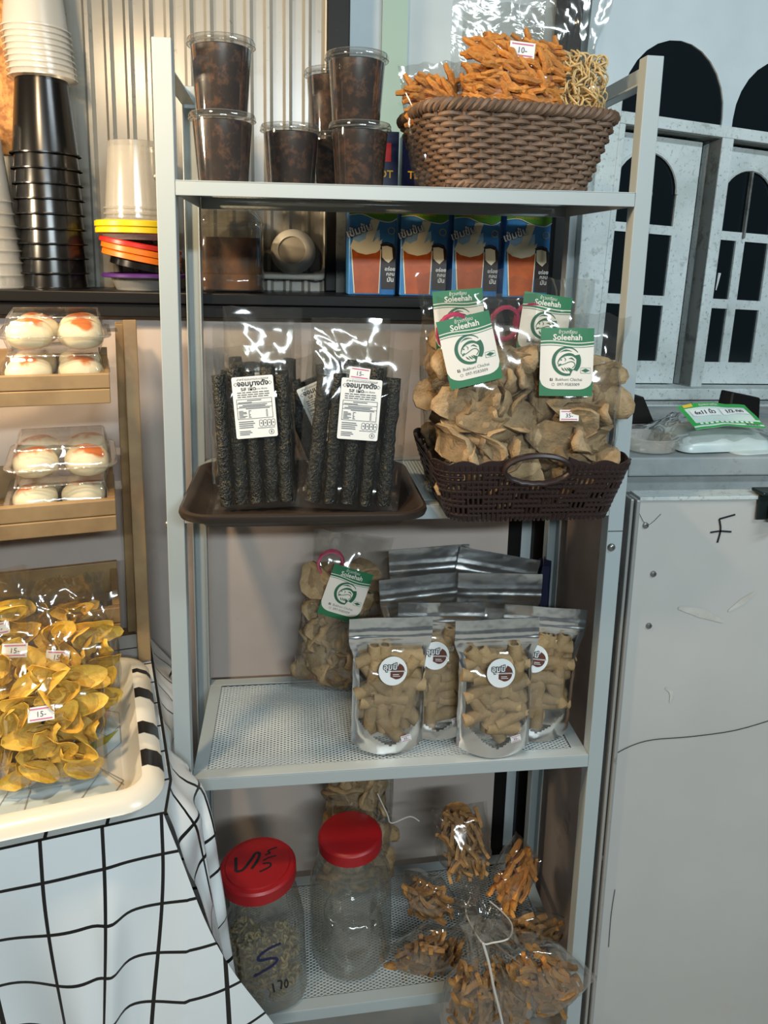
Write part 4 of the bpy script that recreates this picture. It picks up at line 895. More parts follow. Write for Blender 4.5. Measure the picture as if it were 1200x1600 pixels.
def pouch(label, loc, rot, w, h, t, seed, rolls=True, stick=True, tagp=None, layout=None, name='roll_pouch', sx=0.0):
    o = thing(name, label, 'pouch', loc, rot, 'silver roll pouches'); nx, nv = 50, 72
    def pos(sg):
        def fn(a, b):
            u, v = 2*a-1, b; hw = pouch_half(v, w); T = pouch_T(u, v)*t/2+.0008
            cr = .0035*smooth(.62, .72, v)*(1-smooth(.76, .82, v))
            y = sg*T + .0030*nz(u*2.6+seed, v*7, sg+.5)*(1-smooth(.84, .9, v))*(.35+.65*smooth(.5, .9, abs(u)))
            if sg < 0 and .835 < v < .865: y -= .0016*math.sin((v-.835)/.03*PI)
            if sg < 0 and .885 < v < .905: y -= .0009
            z = v*h - (.012*max(0, 1-abs(u)**2)*(1-smooth(0, .16, v)) if True else 0)+.012*(1-smooth(0, .16, v))
            return (u*hw+.0012*nz(v*9, seed, u), y+.004*nz(u*1.1+seed, v*1.3, 4.)*smooth(.6, 1., v), z)
        return fn
    def inwin(a, b):
        u, v = 2*a-1, b; return abs(u) < .84 and v < .80 and v > .075+.235*abs(u)**1.5
    mb = MB(); mb.grid(pos(-1), nx, nv, keep=lambda a, b: not inwin(a, b)); mb.grid(lambda a, b: pos(1)(1-a, b), nx, nv)
    mb.build('foil_body', M['foil'], o, ang=60)
    mb = MB(); mb.grid(pos(-1), nx, nv, keep=inwin); mb.build('window', M['filmcrisp'], o, ang=60)
    rd = random.Random(seed)
    if rolls:
        L = layout or 0
        for li, ly in enumerate((1., -.05)):
            for j in range(6):
                for i in range(3 if (j+li+seed) % 2 else 4):
                    nn = 3 if (j+li+seed) % 2 else 4; u = -.66+1.32*(i+.5+rd.uniform(-.12, .12))/nn; v = .135+.60*(j+.5+rd.uniform(-.2, .2))/6
                    if v < .12+.235*abs(u)**1.5+.03: continue
                    T = pouch_T(u, v)*t/2; y = -ly*max(0., T-.0135)
                    an = rd.choice((.05, -.1, .1, 1.5, 1.62, 1.2, .6, -.7))
                    put('rolled_wafer', rd.choice(ROLLS), o, (u*pouch_half(v, w), y+rd.uniform(-.0015, .0015), v*h), (0, an+rd.uniform(-.15, .15), rd.uniform(-.15, .15)))
    if stick: put('sticker', STICKER, o, (sx, -pouch_T(2*sx/w, .53)*t/2-.0042, h*.655), (-.16, .03, 0))
    if tagp: put('price_tag', SMALLTAG, o, (tagp[0], -pouch_T(2*tagp[0]/w, tagp[1]/h)*t/2-.0038, tagp[1]), (.12, -.25, 0))
    return o
def onshelf(u, v, i=2): p = atz(u, v, sum(ZS[i])/2); return p.x, p.y, shz(i, p.x)+.0008
x, y, z = onshelf(606, 1172); pouch('silver pouch of rolled wafers, front left of the four standing at the shelf edge', (x, y+.012, z), (-.04, .015, .04), .140, .228, .050, 1, tagp=(.026, .030), sx=.0)
x, y, z = onshelf(772, 1178); pouch('silver pouch of rolled wafers, second from the right, nearest the shelf edge', (x, y+.012, z), (-.04, .0, .02), .142, .230, .050, 2, tagp=(.030, .034))
pouch('silver pouch of rolled wafers standing between and behind the two front pouches', (.078, .088, shz(2, .078)+.0008), (-.04, .03, .0), .150, .236, .050, 4, tagp=(.032, .036), sx=-.012)
pouch('silver pouch of rolled wafers at the right end beside the rack post', (.246, .068, shz(2, .246)+.0008), (-.03, .06, -.10), .142, .232, .050, 5, sx=-.018)
pouch('silver pouch lying behind, second row left, only its crumpled top showing', (.066, .140, shz(2, .066)+.0008), (-.05, -.05, .1), .140, .262, .045, 6, rolls=False, stick=False)
pouch('silver pouch with a wide flat top in the second row right', (.190, .125, shz(2, .19)+.0008), (-.05, .02, -.05), .150, .268, .045, 8, rolls=False, stick=False)
pouch('silver pouch in the last row, tilted left, shining near the mesh back', (.098, .200, shz(2, .098)+.0008), (-.04, -.06, .0), .150, .292, .045, 10, rolls=False, stick=False)
pouch('silver pouch in the last row right, with a pointed corner sticking up', (.165, .195, shz(2, .165)+.0008), (-.02, .16, -.1), .150, .285, .045, 12, rolls=False, stick=False)
cracker_bag('fish cracker bag alone at the back of the third shelf, left of the silver pouches', (-.096, .236, shz(2, -.1)+.002), (-.03, .14, .05), .150, .310, .070, (-.006, .206), .20, 6, group=None, tie=(-.040, .258))
# ---------------------------------------------------------------- bottom shelf: two red-lidded jars
tl = -math.atan2(ZS[3][1]-ZS[3][0], .65)
def redlid(parent, r, z, ringed):
    mb = MB(); pr = [(r-.004, 0), (r, .001), (r, .020), (r-.003, .0235)]
    pr += [(r-.010, .0238), (r-.011, .0262), (.004, .0262)] if ringed else [(r-.006, .0245), (.004, .0245)]
    mb.lathe(pr, 48, cap1=True); l = mb.build('screw_lid', M['redlid'], parent, (0, 0, z)); return l
p = atz(417, 1520, .19); jx, jy = -.215, .066
j1 = thing('snack_jar', 'squarish jar of small curls, red lid with marker writing, left on the bottom shelf', 'jar', (jx, jy, shz(3, jx)+.001), (0, tl*1.0, .2))
mb = MB(); mb.loft(.142, .142, .046, [(.008, 0), (.002, .003), (0, .010), (0, .150), (.002, .160), (.012, .185), (.017, .200), (.018, .226)], 4, cap0=True); mb.build('jar_wall', M['jarfilm'], j1, ang=25)
l1 = redlid(j1, .0655, .218, True)
pr = Print(lambda x, y, l: (x, y, .0266+l*.0002))
pr.stroke([(-.034, .024), (-.036, .008), (-.038, -.007)], .0055, 0, 0, 4); pr.stroke([(-.038, -.007), (-.026, -.007), (-.010, .010), (.000, .022), (.0065, .019), (.000, .004), (-.012, -.010)], .0050, 0, .2)
pr.stroke([(.015, .013), (.024, .015), (.022, .021), (.038, .024)], .003, 0, 0); pr.stroke([(.010, .001), (.020, .005), (.033, .005)], .0028, 0, 0); pr.stroke([(.008, -.005), (.020, -.008), (.018, -.016), (.0, -.021)], .0035, 0, 0)
pr.mb.build('marker_writing', M['ink'], l1, sm=False, label='black marker writing, a large S and small strokes')
pr = Print(lambda x, y, l: (x-.004, -.0716, y+.034))
pr.stroke([(.026, .108), (.005, .104), (-.012, .094), (-.010, .086), (.008, .084), (.018, .078), (.008, .068), (-.022, .058)], .005, 0, 0)
mk = pr.mb.build('marker_writing', M['blueink'], j1, sm=False, label='dark blue marker S on the jar')
pr = Print(lambda x, y, l: (x, -.0716, y+.022)); pr.stroke([(.004, .044), (.006, .026)], .003, 0, 0, 0); pr.stroke([(.012, .046), (.019, .044), (.018, .028)], .003, 0, 0); pr.stroke([(.026, .044), (.024, .034), (.027, .028), (.030, .036), (.027, .045)], .0025, 0, 0); pr.mb.build('marker_writing', M['ink'], j1, sm=False)
def snail(seed):
    rd = random.Random(seed); mb = MB(); pts = []; rr = []
    for i in range(9): a = i*.62; r = .0062*(1-.06*i); pts.append((r*math.cos(a), r*math.sin(a), .0012*i)); rr.append(.0028*(.55+.45*math.sin(PI*(i+.6)/9)))
    mb.tube(pts, rr, 6); return mb.mesh('snack_curl', M['curl'], ang=80)
SN = [snail(i) for i in range(3)]; rd = random.Random(5)
k = 0
for li in range(12):
    for i in range(24):
        a = rd.uniform(0, 2*PI) if li < 7 else rd.uniform(PI*.7, PI*1.9); e = .055*(1-.03*li*(li > 7)); rr_ = e*(.80+.2*rd.random()) if rd.random() < .7 else e*rd.random()**.5
        zz = .012+.0115*li+rd.uniform(-.004, .004); 
        if k >= 260: break
        x_, y_ = rr_*math.cos(a), rr_*math.sin(a); o = put('snack_curl', rd.choice(SN), j1, (x_*1.08, y_*1.08, zz), (rd.uniform(0, 6), rd.uniform(0, 6), rd.uniform(0, 6))); k += 1
jx, jy = -.058, .108
j2 = thing('snack_jar', 'tall round almost empty jar with a plain red lid, middle of the bottom shelf', 'jar', (jx, jy, shz(3, jx)+.001), (0, tl*.5, 0))
mb = MB(); mb.lathe([(.060, 0), (.069, .004), (.0735, .014), (.0745, .060), (.0742, .120), (.0735, .124), (.0742, .128), (.0742, .150), (.0715, .170), (.062, .192), (.0605, .194), (.0605, .199), (.057, .203), (.057, .209), (.0535, .211), (.0535, .240)], 44, cap0=True); mb.build('jar_wall', M['jarfilm'], j2)
redlid(j2, .0575, .224, False)
mb = MB()
mb.grid(lambda a, b: ((.052*(1+.25*nz(a*5, b*4, 1.)))*math.cos(a*5.2), (.050*(1+.3*nz(a*5, b*4, 3.)))*math.sin(a*5.2), .006+.085*b+.012*nz(a*6, b*2, 8.)), 22, 12)
mb.grid(lambda a, b: (-.045+.09*a+.01*nz(a*4, b*4, 9.), -.03+.05*b+.012*nz(a*3, b*5, 2.), .008+.05*abs(a-.5)+.06*b*nz(a*5, b*3, 5.)**2+.03*b), 14, 12)
tag(mb.build('crumpled_bag', M['filmcrisp'], None, (jx, jy, shz(3, jx)+.004)), 'crumpled empty clear bag at the bottom of the tall round jar', 'bag')
cracker_bag('tall cracker bag standing behind the round jar under the third shelf', (-.040, .235, shz(3, -.04)+.002), (-.02, .03, 0), .130, .420, .060, None, 0, 8, group=None, fill=.90, n=70)
# ---------------------------------------------------------------- tied bunch of stick snacks at the right
def strip(L, W, th, bend, seed):
    rd = random.Random(seed); mb = MB(); vs = []; k = 5
    for i in range(k):
        f = i/(k-1)-.5; ww = W*(1+.18*rd.uniform(-1, 1))*(.8 if i in (0, k-1) else 1); c = Vector((f*L, bend*(4*f*f-.5), .0015*rd.uniform(-1, 1)))
        for (y, z) in ((-1, -1), (1, -1), (1, 1), (-1, 1)): vs.append(c+Vector((0, y*ww/2, z*th/2)))
    fs = [(i*4+j, i*4+(j+1) % 4, (i+1)*4+(j+1) % 4, (i+1)*4+j) for i in range(k-1) for j in range(4)]+[(3, 2, 1, 0), tuple((k-1)*4+j for j in range(4))]
    return mb.add(vs, fs)
STRIPS = [strip(.034+.004*(i % 3), .0085, .0062, .004*(i-2), 70+i).mesh('snack_strip', M['brownstick'], ang=60) for i in range(5)]
OSTRIPS = [strip(.036, .0085, .0065, .003*(i-1), 90+i).mesh('snack_strip', M['stick'], ang=60) for i in range(3)]
def sticks_bag(label, base, neck, w, t, seed, n=34, fill=.60, kind=None, disc=False):
    p, q = at(*base), at(*neck); d = q-p; h = d.length*1.12; z = d.normalized(); y = Vector((0, 1, 0)); y = (y-z*y.dot(z)).normalized(); x = y.cross(z); R = Matrix((x, y, z)).transposed()
    o = film_bag('stick_snack_bag', label, 'bag', p, R.to_euler(), w, h, t, 'filmcrisp', 'tied bags of stick snacks on the bottom shelf', fill=fill, seed=seed, wr=.0075, taper=.72, flare=.25, nx=22, nv=30)
    scatter(kind or STRIPS, o, 'snack_strip', w, h, t*.95, fill, .0195, n*2, seed*3, upright=lambda r, u, v: Euler((r.uniform(-.5, .5), r.choice((1.3, 1.55, 1.0, .5, -.9, -1.4))+r.uniform(-.3, .3), r.uniform(-.2, .2))), flat=.6, layers=(1., .2), z0=.09, zmax=fill+.02, wfac=.66)
    if disc:
        mb = MB(); mb.lathe([(.0265, 0), (.028, .002), (.0265, .004), (.01, .0055)], 24, cap0=True, cap1=True); mb.build('round_cracker', M['brownstick'], o, (.004, .004, h*.10), (PI/2+.7, 0, 0))
    return o
sticks_bag('stick snack bag pointing up at the top of the tied bunch, holding a round cracker', (716, 1258, .14), (738, 1412, .05), .100, .055, 1, disc=True)
sticks_bag('stick snack bag pointing left at the middle height of the tied bunch', (634, 1388, .11), (732, 1420, .04), .086, .055, 2)
sticks_bag('stick snack bag pointing down left in the tied bunch, beside the round jar', (628, 1512, .085), (738, 1442, .02), .104, .060, 3)
sticks_bag('orange stick snack bag pointing up right in the tied bunch, near the side panel', (826, 1322, .13), (762, 1445, .04), .088, .052, 4, kind=OSTRIPS)
sticks_bag('front left stick snack bag of the tied bunch, hanging over the shelf edge', (735, 1618, -.040), (747, 1458, -.065), .108, .058, 5, n=46)
sticks_bag('front middle stick snack bag of the tied bunch, behind the string tail', (803, 1600, -.028), (764, 1464, -.055), .084, .048, 6)
sticks_bag('front right stick snack bag of the tied bunch, bulging past the rack post', (892, 1560, -.058), (778, 1462, -.065), .114, .058, 7, kind=STRIPS+OSTRIPS[:1])
sticks_bag('dark stick snack bag at the far right of the tied bunch, against the side panel', (868, 1462, .09), (775, 1440, .04), .086, .048, 8)
def cord(name, pts, r, label, sm=6):
    P = [at(*q) for q in pts]; q = []
    for i in range(len(P)-1):
        a, b, c, d = P[max(i-1, 0)], P[i], P[i+1], P[min(i+2, len(P)-1)]
        for k in range(sm): t = k/sm; q.append(.5*((2*b)+(-a+c)*t+(2*a-5*b+4*c-d)*t*t+(-a+3*b-3*c+d)*t**3))
    q.append(P[-1]); mb = MB(); mb.tube(q, r, 6); return tag(mb.build(name, M['string'], None), label, 'string')
cord('string', [(735, 1402, .06), (728, 1425, .03), (742, 1455, -.04), (755, 1474, -.075), (770, 1473, -.075), (795, 1466, -.07), (800, 1445, -.02), (785, 1425, .03), (765, 1408, .06)], .0013, 'white string looped around the necks of the tied snack bags')
cord('string_tail', [(755, 1474, -.078), (764, 1505, -.082), (772, 1545, -.084), (782, 1585, -.082), (790, 1625, -.08)], .0022, 'double string tail hanging down the front of the tied snack bags')
cord('string', [(590, 1240, .20), (605, 1272, .19), (612, 1286, .185), (640, 1276, .19), (655, 1283, .19)], .0012, 'short white string at the neck of the bag behind the round jar')
mb = MB(); mb.grid(lambda a, b: (.313+.018*math.sin(a*PI)+.006*nz(a*4, b*5), .255-.012*math.sin(a*PI*2)+.03*a, .648+.23*b+.006*nz(a*3, b*3, 4.)), 10, 20); mb.grid(lambda a, b: (.330-.010*math.sin(a*PI), .285-.03*a+.004*nz(a*4, b*4), .648+.24*b), 8, 20)
tag(mb.build('navy_cloth', M['navy'], None), 'dark blue cloth bundled behind the right rack post on the third shelf', 'cloth')
# ---------------------------------------------------------------- the table at the left: local axes a (right), b (back)
random.seed(33)
P0 = Vector((-.335, -.19, .74)); TA = math.radians(14.0); CA, SA = math.cos(TA), math.sin(TA)
def T(a, b, z=0.): return Vector((P0.x+CA*a-SA*b, P0.y+SA*a+CA*b, P0.z+z))
tb = thing('table', 'low table under the grid tablecloth at the left of the rack', 'table', T(0, 0), (0, 0, TA))
mb = MB(); mb.span(-1.1, -.008, .008, .545, -.030, -.003); mb.build('tabletop', M['bamboo'], tb, sm=False)
for a in (-1.05, -.05):
    for b in (.05, .50): mb = MB(); mb.span(a-.02, a+.02, b-.02, b+.02, -.74, -.030); mb.build('leg', M['black'], tb, sm=False)
def clothmat():
    m, N, L, P = _new('grid_tablecloth'); P.inputs['Roughness'].default_value = .32; P.inputs['Specular IOR Level'].default_value = .5
    uv = N.new('ShaderNodeUVMap'); sp = N.new('ShaderNodeSeparateXYZ'); L.new(uv.outputs[0], sp.inputs[0]); fs = []
    for i in (0, 1):
        f = N.new('ShaderNodeMath'); f.operation = 'FRACT'; L.new(sp.outputs[i], f.inputs[0])
        c = N.new('ShaderNodeMath'); c.operation = 'LESS_THAN'; L.new(f.outputs[0], c.inputs[0]); c.inputs[1].default_value = .062; fs.append(c)
    mx = N.new('ShaderNodeMath'); mx.operation = 'MAXIMUM'; L.new(fs[0].outputs[0], mx.inputs[0]); L.new(fs[1].outputs[0], mx.inputs[1])
    x = N.new('ShaderNodeMix'); x.data_type = 'RGBA'; x.inputs[6].default_value = lin('#dee1e1'); x.inputs[7].default_value = lin('#141414'); L.new(mx.outputs[0], x.inputs[0]); L.new(x.outputs[2], P.inputs['Base Color'])
    return m
M['cloth'] = clothmat(); GS = .072
mb = MB(); mb.uv = []
def cgrid(fn, uvf, nu, nv):
    base = len(mb.v); mb.grid(fn, nu, nv)
    for j in range(nv+1):
        for i in range(nu+1): mb.uv.append(uvf(i/nu, j/nv))
def flap(h): return .312*h**1.02                               # how far the corner flares out at drop h
HD = .46
def wavef(s, h):                                              # folds of the front drop
    k = smooth(0., .35, h); return -.010-.05*h - .014*smooth(.03, .16, h)*math.exp(-((s+.075-.06*h)/.016)**2) - k*(.020*math.cos((s+.115)*34)*(1 if s < .03 else .4)+.012*math.sin(s*17+2.))
def front(u, v):
    h = HD*v; b = flap(h); s = -1.0+(1.0+b)*(1-(1-u)**1.6)
    q = T(s-.030*smooth(.05, .4, h)*math.sin((s+.1)*20), wavef(s, h), -h-.006*math.sin(s*30)*v); return tuple(q)
def fuv(u, v): h = HD*v; b = flap(h); s = -1.0+(1.0+b)*(1-(1-u)**1.6); return ((s+.005)/GS, (h+.018)/GS)
cgrid(lambda u, v: front(u, 1-v), lambda u, v: fuv(u, 1-v), 110, 40)
def sideo(b, h):                                              # outward swing of the side drop, pushed in where the rack post stands
    near = smooth(.06, .0, b); k = smooth(0., .12, h)
    a = .004+near*flap(h)*.9+(1-near)*(.013*smooth(-.01, .05, b)+.034*smooth(0., .07, h)+.10*h+k*(.010*math.sin(b*70+4*h)+.006*math.sin(b*131+9*h)))
    lim = 9. if b < .150 else (-.022+SA*b)/CA
    return min(a, max(.006, lim)-.003*abs(math.sin(b*90+6*h))) if b >= .15 else a
def side(u, v):
    b = .50*u; h = .44*v; a = sideo(b, h)
    q = T(a, b+.010*math.sin(h*55+b*40)*smooth(0, .05, h), -h); return tuple(q)
cgrid(lambda u, v: side(u, 1-v), lambda u, v: (.62*u/GS+.35, (.44*(1-v)+.018)/GS), 90, 36)
cgrid(lambda u, v: tuple(T(-1.1+1.104*u+.013*smooth(.0, .12, v)*smooth(.8, 1, u), -.010+.515*v, .0008)), lambda u, v: ((-1.1+1.104*u)/GS, .565*v/GS), 12, 8)
tag(mb.build('tablecloth', M['cloth'], None, ang=80), 'white plastic tablecloth with thin black grid lines draped over the left table', 'tablecloth')
# patterned melamine tray
M['melamine'] = mat('melamine_cream', '#e6dcc2', .25, var=(5, .5, '#d8d4c8'), spec=.6); M['leaf'] = mat('print_leaf', '#8b8f33', .35); M['paleblue'] = mat('print_pale_blue', '#b9c9cf', .3); M['palepink'] = mat('print_pale_pink', '#dfb3a2', .3); M['gline'] = mat('print_grey_line', '#8e8a84', .4); M['bstripe'] = mat('print_black', '#1b1817', .25)
TW, TD = .66, .395
mt_ = thing('melamine_tray', 'cream patterned melamine tray of banana chip bags with black-striped rim', 'tray', T(-TW/2+.005, .168, .0022), (0, 0, TA))
prof = [(.046, .0), (.036, .001), (.014, .022), (.003, .022), (.000, .0245), (.006, .033), (.020, .0405), (.028, .0395), (.042, .012), (.050, .0045)]
mb = MB(); mb.loft(TW, TD, .055, prof, 8, cap0=True, cap1=True); mb.build('tray_body', M['melamine'], mt_, ang=50)
for i, (y0, y1) in enumerate(((-.130, -.094), (-.055, -.025), (.042, .070), (.118, .130))):
    mb = MB(); e = .0006; vs = []; pp = [(TW/2-o_+(e if z < .04 or o_ < .004 else -e*.3), z+e) for o_, z in prof[3:9]]
    vs = [(x, y0, z) for x, z in pp]+[(x, y1, z) for x, z in pp]; k = len(pp)
    mb.add(vs, [(i_, k+i_, k+i_+1, i_+1) for i_ in range(k-1)]); mb.build('rim_stripe', M['bstripe'], mt_, fix=False)
pr = Print(lambda x, y, l: (x, y, .0049+l*.0003)); PM = [M['leaf'], M['paleblue'], M['palepink'], M['gline']]
for hi, (cx, cy, r, a0) in enumerate(((.20, -.12, .075, 0), (.235, .02, .07, .4), (.10, -.10, .06, .2), (.20, .11, .06, .1), (-.05, -.12, .07, .3), (-.2, -.1, .07, .0))):
    hx = [(cx+r*math.cos(a0+k*PI/3), cy+r*math.sin(a0+k*PI/3)) for k in range(6)]
    hx = [(max(-.279, min(.279, x)), max(-.145, min(.145, y))) for x, y in hx]; pr.poly(hx, 1, -1.2+.3*hi)
    pr.stroke([(max(-.279, min(.279, cx+r*1.15*math.cos(a0+.2+k*PI/3))), max(-.145, min(.145, cy+r*1.15*math.sin(a0+.2+k*PI/3)))) for k in range(7)], .0016, 3, 2, 0)
for (x0, y0, x1, y1, wd) in ((.215, -.036, .277, .020, .010), (.245, .085, .277, .142, .012), (.225, -.145, .270, -.128, .006)):
    dx, dy = x1-x0, y1-y0; l = math.hypot(dx, dy); nx_, ny_ = -dy/l*wd, dx/l*wd; pr.poly([(x0, y0), (x0+dx*.5+nx_, y0+dy*.5+ny_), (x1, y1), (x0+dx*.6-nx_, y0+dy*.6-ny_)], 0, 1)
for (cx, cy, r) in ((.225, -.05, .03), (.245, .07, .022), (.12, -.03, .03)): pr.disc(cx, cy, r, 2, .5, 16)
pr.stroke([(.222, -.130), (.252, -.072), (.279, -.112)], .0015, 3, 2, 0); pr.stroke([(.24, .03), (.262, .005), (.279, .03)], .0015, 3, 2, 0)
pr.mb.build('printed_pattern', PM, mt_, sm=False, label='pale hexagons and olive leaves printed on the tray')
def banana(label, u, v, zz, w, h, t, rx, ry, seed, tagp=None, n=44):
    p = atz(u, v, .74+zz); o = film_bag('banana_chip_bag', label, 'bag', p, (rx, ry, TA), w, h, t, 'filmcrisp', 'banana chip bags in the tray', fill=.70, seed=seed, wr=.0055, taper=.12, flare=.05, e=3.)
    scatter(BANANA, o, 'banana_chip', w*.96, h, t*.9, .70, .032, n, seed*5+2, flat=.4, zmax=.76, z0=.07, wfac=.70, layers=(1., .4, -.2, -.7), upright=lambda r, u, v: Euler((PI/2+r.uniform(-.8, .8), r.uniform(-.7, .7), r.choice((0., .5, 1.3, -.6, 1.6, -1.2))+r.uniform(-.4, .4)), 'YXZ'))
    if tagp: put('price_tag', TAG['15-'], o, (tagp[0], -bag_T(2*tagp[0]/w, tagp[1]/h, .70)*t/2-.006, tagp[1]), (-.06, tagp[2], 0)).scale = (.85, 1, .85)
    return o
banana('banana chip bag with a price tag, foremost in the melamine tray', 84, 1228, .010, .132, .198, .058, -.42, .02, 1, (-.012, .098, .0))
banana('banana chip bag behind the foremost one in the melamine tray', 112, 1148, .010, .138, .205, .055, -.34, .04, 2, (-.018, .118, .15))
banana('banana chip bag at the back of the tray, against the wooden bread stand', 118, 1075, .010, .120, .190, .050, -.10, -.02, 3)
banana('banana chip bag cut off by the left edge, front row of the tray', -22, 1215, .010, .130, .215, .058, -.36, .06, 4, (.032, .165, .06))
banana('banana chip bag cut off by the left edge, back row of the tray', 2, 1110, .010, .120, .225, .050, -.10, -.03, 5, (.01, .14, -.05))
# wooden bread stand
bs = thing('bread_stand', 'three-tier bamboo bread stand at the back of the table against the wall', 'bread stand', T(0, 0), (0, 0, TA))
def beam(p, q, wd, dp, name, parent=bs, mt='bamboo'):
    p, q = Vector(p), Vector(q); d = q-p; mb = MB(); mb.box((0, 0, 0), (wd, dp, d.length)); rq = d.to_track_quat('Z', 'X').to_matrix()
    sidev = Vector((1, 0, 0)); zz = d.normalized(); yy = zz.cross(sidev).normalized(); xx = yy.cross(zz); R = Matrix((xx, yy, zz)).transposed().to_4x4()
    o = mb.build(name, M[mt], parent, sm=False, bev=.0015); o.matrix_local = Matrix.Translation((p+q)/2) @ R; return o
for a in (.002, -.66):
    beam((a, .405, .003), (a, .470, .600), .022, .032, 'front_leg'); beam((a-.014, .528, .003), (a-.014, .486, .594), .018, .028, 'rear_leg')
def tier(zf, zb, bf, bb, hf, a0=-.64, a1=-.036):
    t = bpy.data.objects.new('tier', None); C.objects.link(t); t.parent = bs
    mb = MB(); mb.span(a0, a1, bf-.007, bf+.007, zf+hf*.46, zf+hf); mb.build('front_rail', M['bamboo'], t, sm=False, bev=.0015)
    mb = MB(); mb.span(a0, a1, bf-.009, bf+.010, zf-.004, zf+hf*.44); mb.build('front_board', M['bamboo'], t, sm=False, bev=.0015)
    for a in (a1-.012, a0):
        mb = MB(); x0, x1 = a, a+.012; mb.hexa([(x0, bf+.01, zf), (x1, bf+.01, zf), (x1, bb, zb), (x0, bb, zb), (x0, bf+.01, zf+hf), (x1, bf+.01, zf+hf), (x1, bb, zb+hf), (x0, bb, zb+hf)]); mb.build('side_board', M['bamboo'], t, sm=False, bev=.001)
    n = 4
    for k in range(n):
        f0, f1 = (k+.06)/n, (k+.94)/n; y0, y1 = bf+.012+(bb-bf-.012)*f0, bf+.012+(bb-bf-.012)*f1; z0, z1 = zf+(zb-zf)*f0, zf+(zb-zf)*f1
        mb = MB(); mb.hexa([(a0+.013, y0, z0), (a1-.013, y0, z0), (a1-.013, y1, z1), (a0+.013, y1, z1), (a0+.013, y0, z0+.006), (a1-.013, y0, z0+.006), (a1-.013, y1, z1+.006), (a0+.013, y1, z1+.006)]); mb.build('slat', M['bamboo'], t, sm=False, bev=.001)
    mb = MB(); mb.span(a0, a1, bb, bb+.010, zb-.003, zb+hf+.012); mb.build('back_board', M['bamboo'], t, sm=False, bev=.001)
    beam((a1, (bf+bb)/2+.02, (zf+zb)/2+.006), (.002, (bf+bb)/2+.02, (zf+zb)/2+.006), .016, .016, 'peg', t)
    return t
tier(.488, .500, .325, .462, .042); tier(.290, .302, .300, .446, .046); tier(.090, .106, .335, .462, .050)
# steamed buns in clear clamshells
def bunmat():
    m, N, L, P = _new('steamed_bun'); P.inputs['Roughness'].default_value = .5; P.inputs['Subsurface Weight'].default_value = .15; P.inputs['Subsurface Radius'].default_value = (.01, .006, .004)
    tc = N.new('ShaderNodeTexCoord'); sp = N.new('ShaderNodeSeparateXYZ'); L.new(tc.outputs['Object'], sp.inputs[0]); t = N.new('ShaderNodeTexNoise'); t.inputs['Scale'].default_value = 34; L.new(tc.outputs['Object'], t.inputs['Vector'])
    ad = N.new('ShaderNodeMath'); ad.operation = 'MULTIPLY_ADD'; L.new(t.outputs['Fac'], ad.inputs[0]); ad.inputs[1].default_value = .042; L.new(sp.outputs[2], ad.inputs[2])
    mr = N.new('ShaderNodeMapRange'); L.new(ad.outputs[0], mr.inputs[0]); mr.inputs[1].default_value = .058; mr.inputs[2].default_value = .064
    x = N.new('ShaderNodeMix'); x.data_type = 'RGBA'; x.inputs[6].default_value = lin('#ecdfba'); x.inputs[7].default_value = lin('#d8742c'); L.new(mr.outputs[0], x.inputs[0]); L.new(x.outputs[2], P.inputs['Base Color']); return m
M['bun'] = bunmat(); BUN = []
for i in range(3):
    mb = MB()
    def fn(a, b):
        th = 2*PI*a; ph = -PI/2+PI*b; r = 1+.05*nz(math.cos(th)*1.2+i*5, math.sin(th)*1.2, ph)+.02*math.sin(th*7+i)*max(0, math.cos(ph))**.5*smooth(.9, -.2, math.sin(ph)); c = math.cos(ph); s = math.sin(ph)
        return (.0335*r*math.copysign(abs(c)**.85, c)*math.cos(th), .0335*r*math.copysign(abs(c)**.85, c)*math.sin(th), .0235+(.0245*r*s if s > 0 else .0232*math.copysign(abs(s)**.8, s)))
    mb.grid(fn, 28, 16); BUN.append(mb.mesh('steamed_bun', M['bun'], ang=80))
CW, CD = .152, .150
def clam(label, a, b, z, rx=0.05):
    o = thing('clamshell_box', label, 'box', T(a, b, z), (rx, 0, TA), 'clear clamshell boxes of buns')
    mb = MB(); mb.loft(CW, CD, .018, [(.014, 0), (.012, .001), (.004, .024), (-.004, .0246), (-.004, .0262)], 5, cap0=True); mb.build('box_base', M['clam'], o)
    mb = MB(); mb.loft(CW, CD, .018, [(-.004, .0266), (-.004, .028), (.003, .0286), (.011, .054), (.014, .056)], 5, cap1=True); mb.build('box_lid', M['clam'], o)
    mb = MB(); mb.loft(CW, CD, .018, [(-.0045, .0258), (-.0055, .027), (-.0045, .0282)], 5); mb.loft(CW, CD, .018, [(.0105, .0545), (.0118, .0562), (.0132, .0564)], 5); mb.build('box_edge', M['rimclear'], o)
    mb = MB(); mb.span(CW/2, CW/2+.016, -.02, .02, .0262, .0272); mb.build('tab', M['clam'], o, sm=False); return o
k = 0
for tn, (z0, bb, rx) in (('top tier', (.505, .402, .05)), ('middle tier', (.307, .382, .05))):
    for lv, ln in ((0, 'lower'), (1, 'upper')):
        z = z0+lv*.0578; aa = -.116+(.004 if lv else 0); clam(f'{ln} clear clamshell box of buns on the {tn} of the bread stand', aa, bb, z, rx)
        for (da, db, nm) in ((-.036, -.034, 'front left'), (.036, -.034, 'front right'), (-.034, .036, 'back left'), (.038, .036, 'back right')):
            q = T(aa+da, bb+db, z+.0022+db*rx); o = put('steamed_bun', BUN[k % 3], None, q, (random.uniform(-.14, .14), random.uniform(-.22, .22), random.uniform(0, 6))); k += 1
            tag(o, f'{nm} steamed bun in the {ln} clear box on the {tn}', 'bun', 'steamed buns in clear boxes')
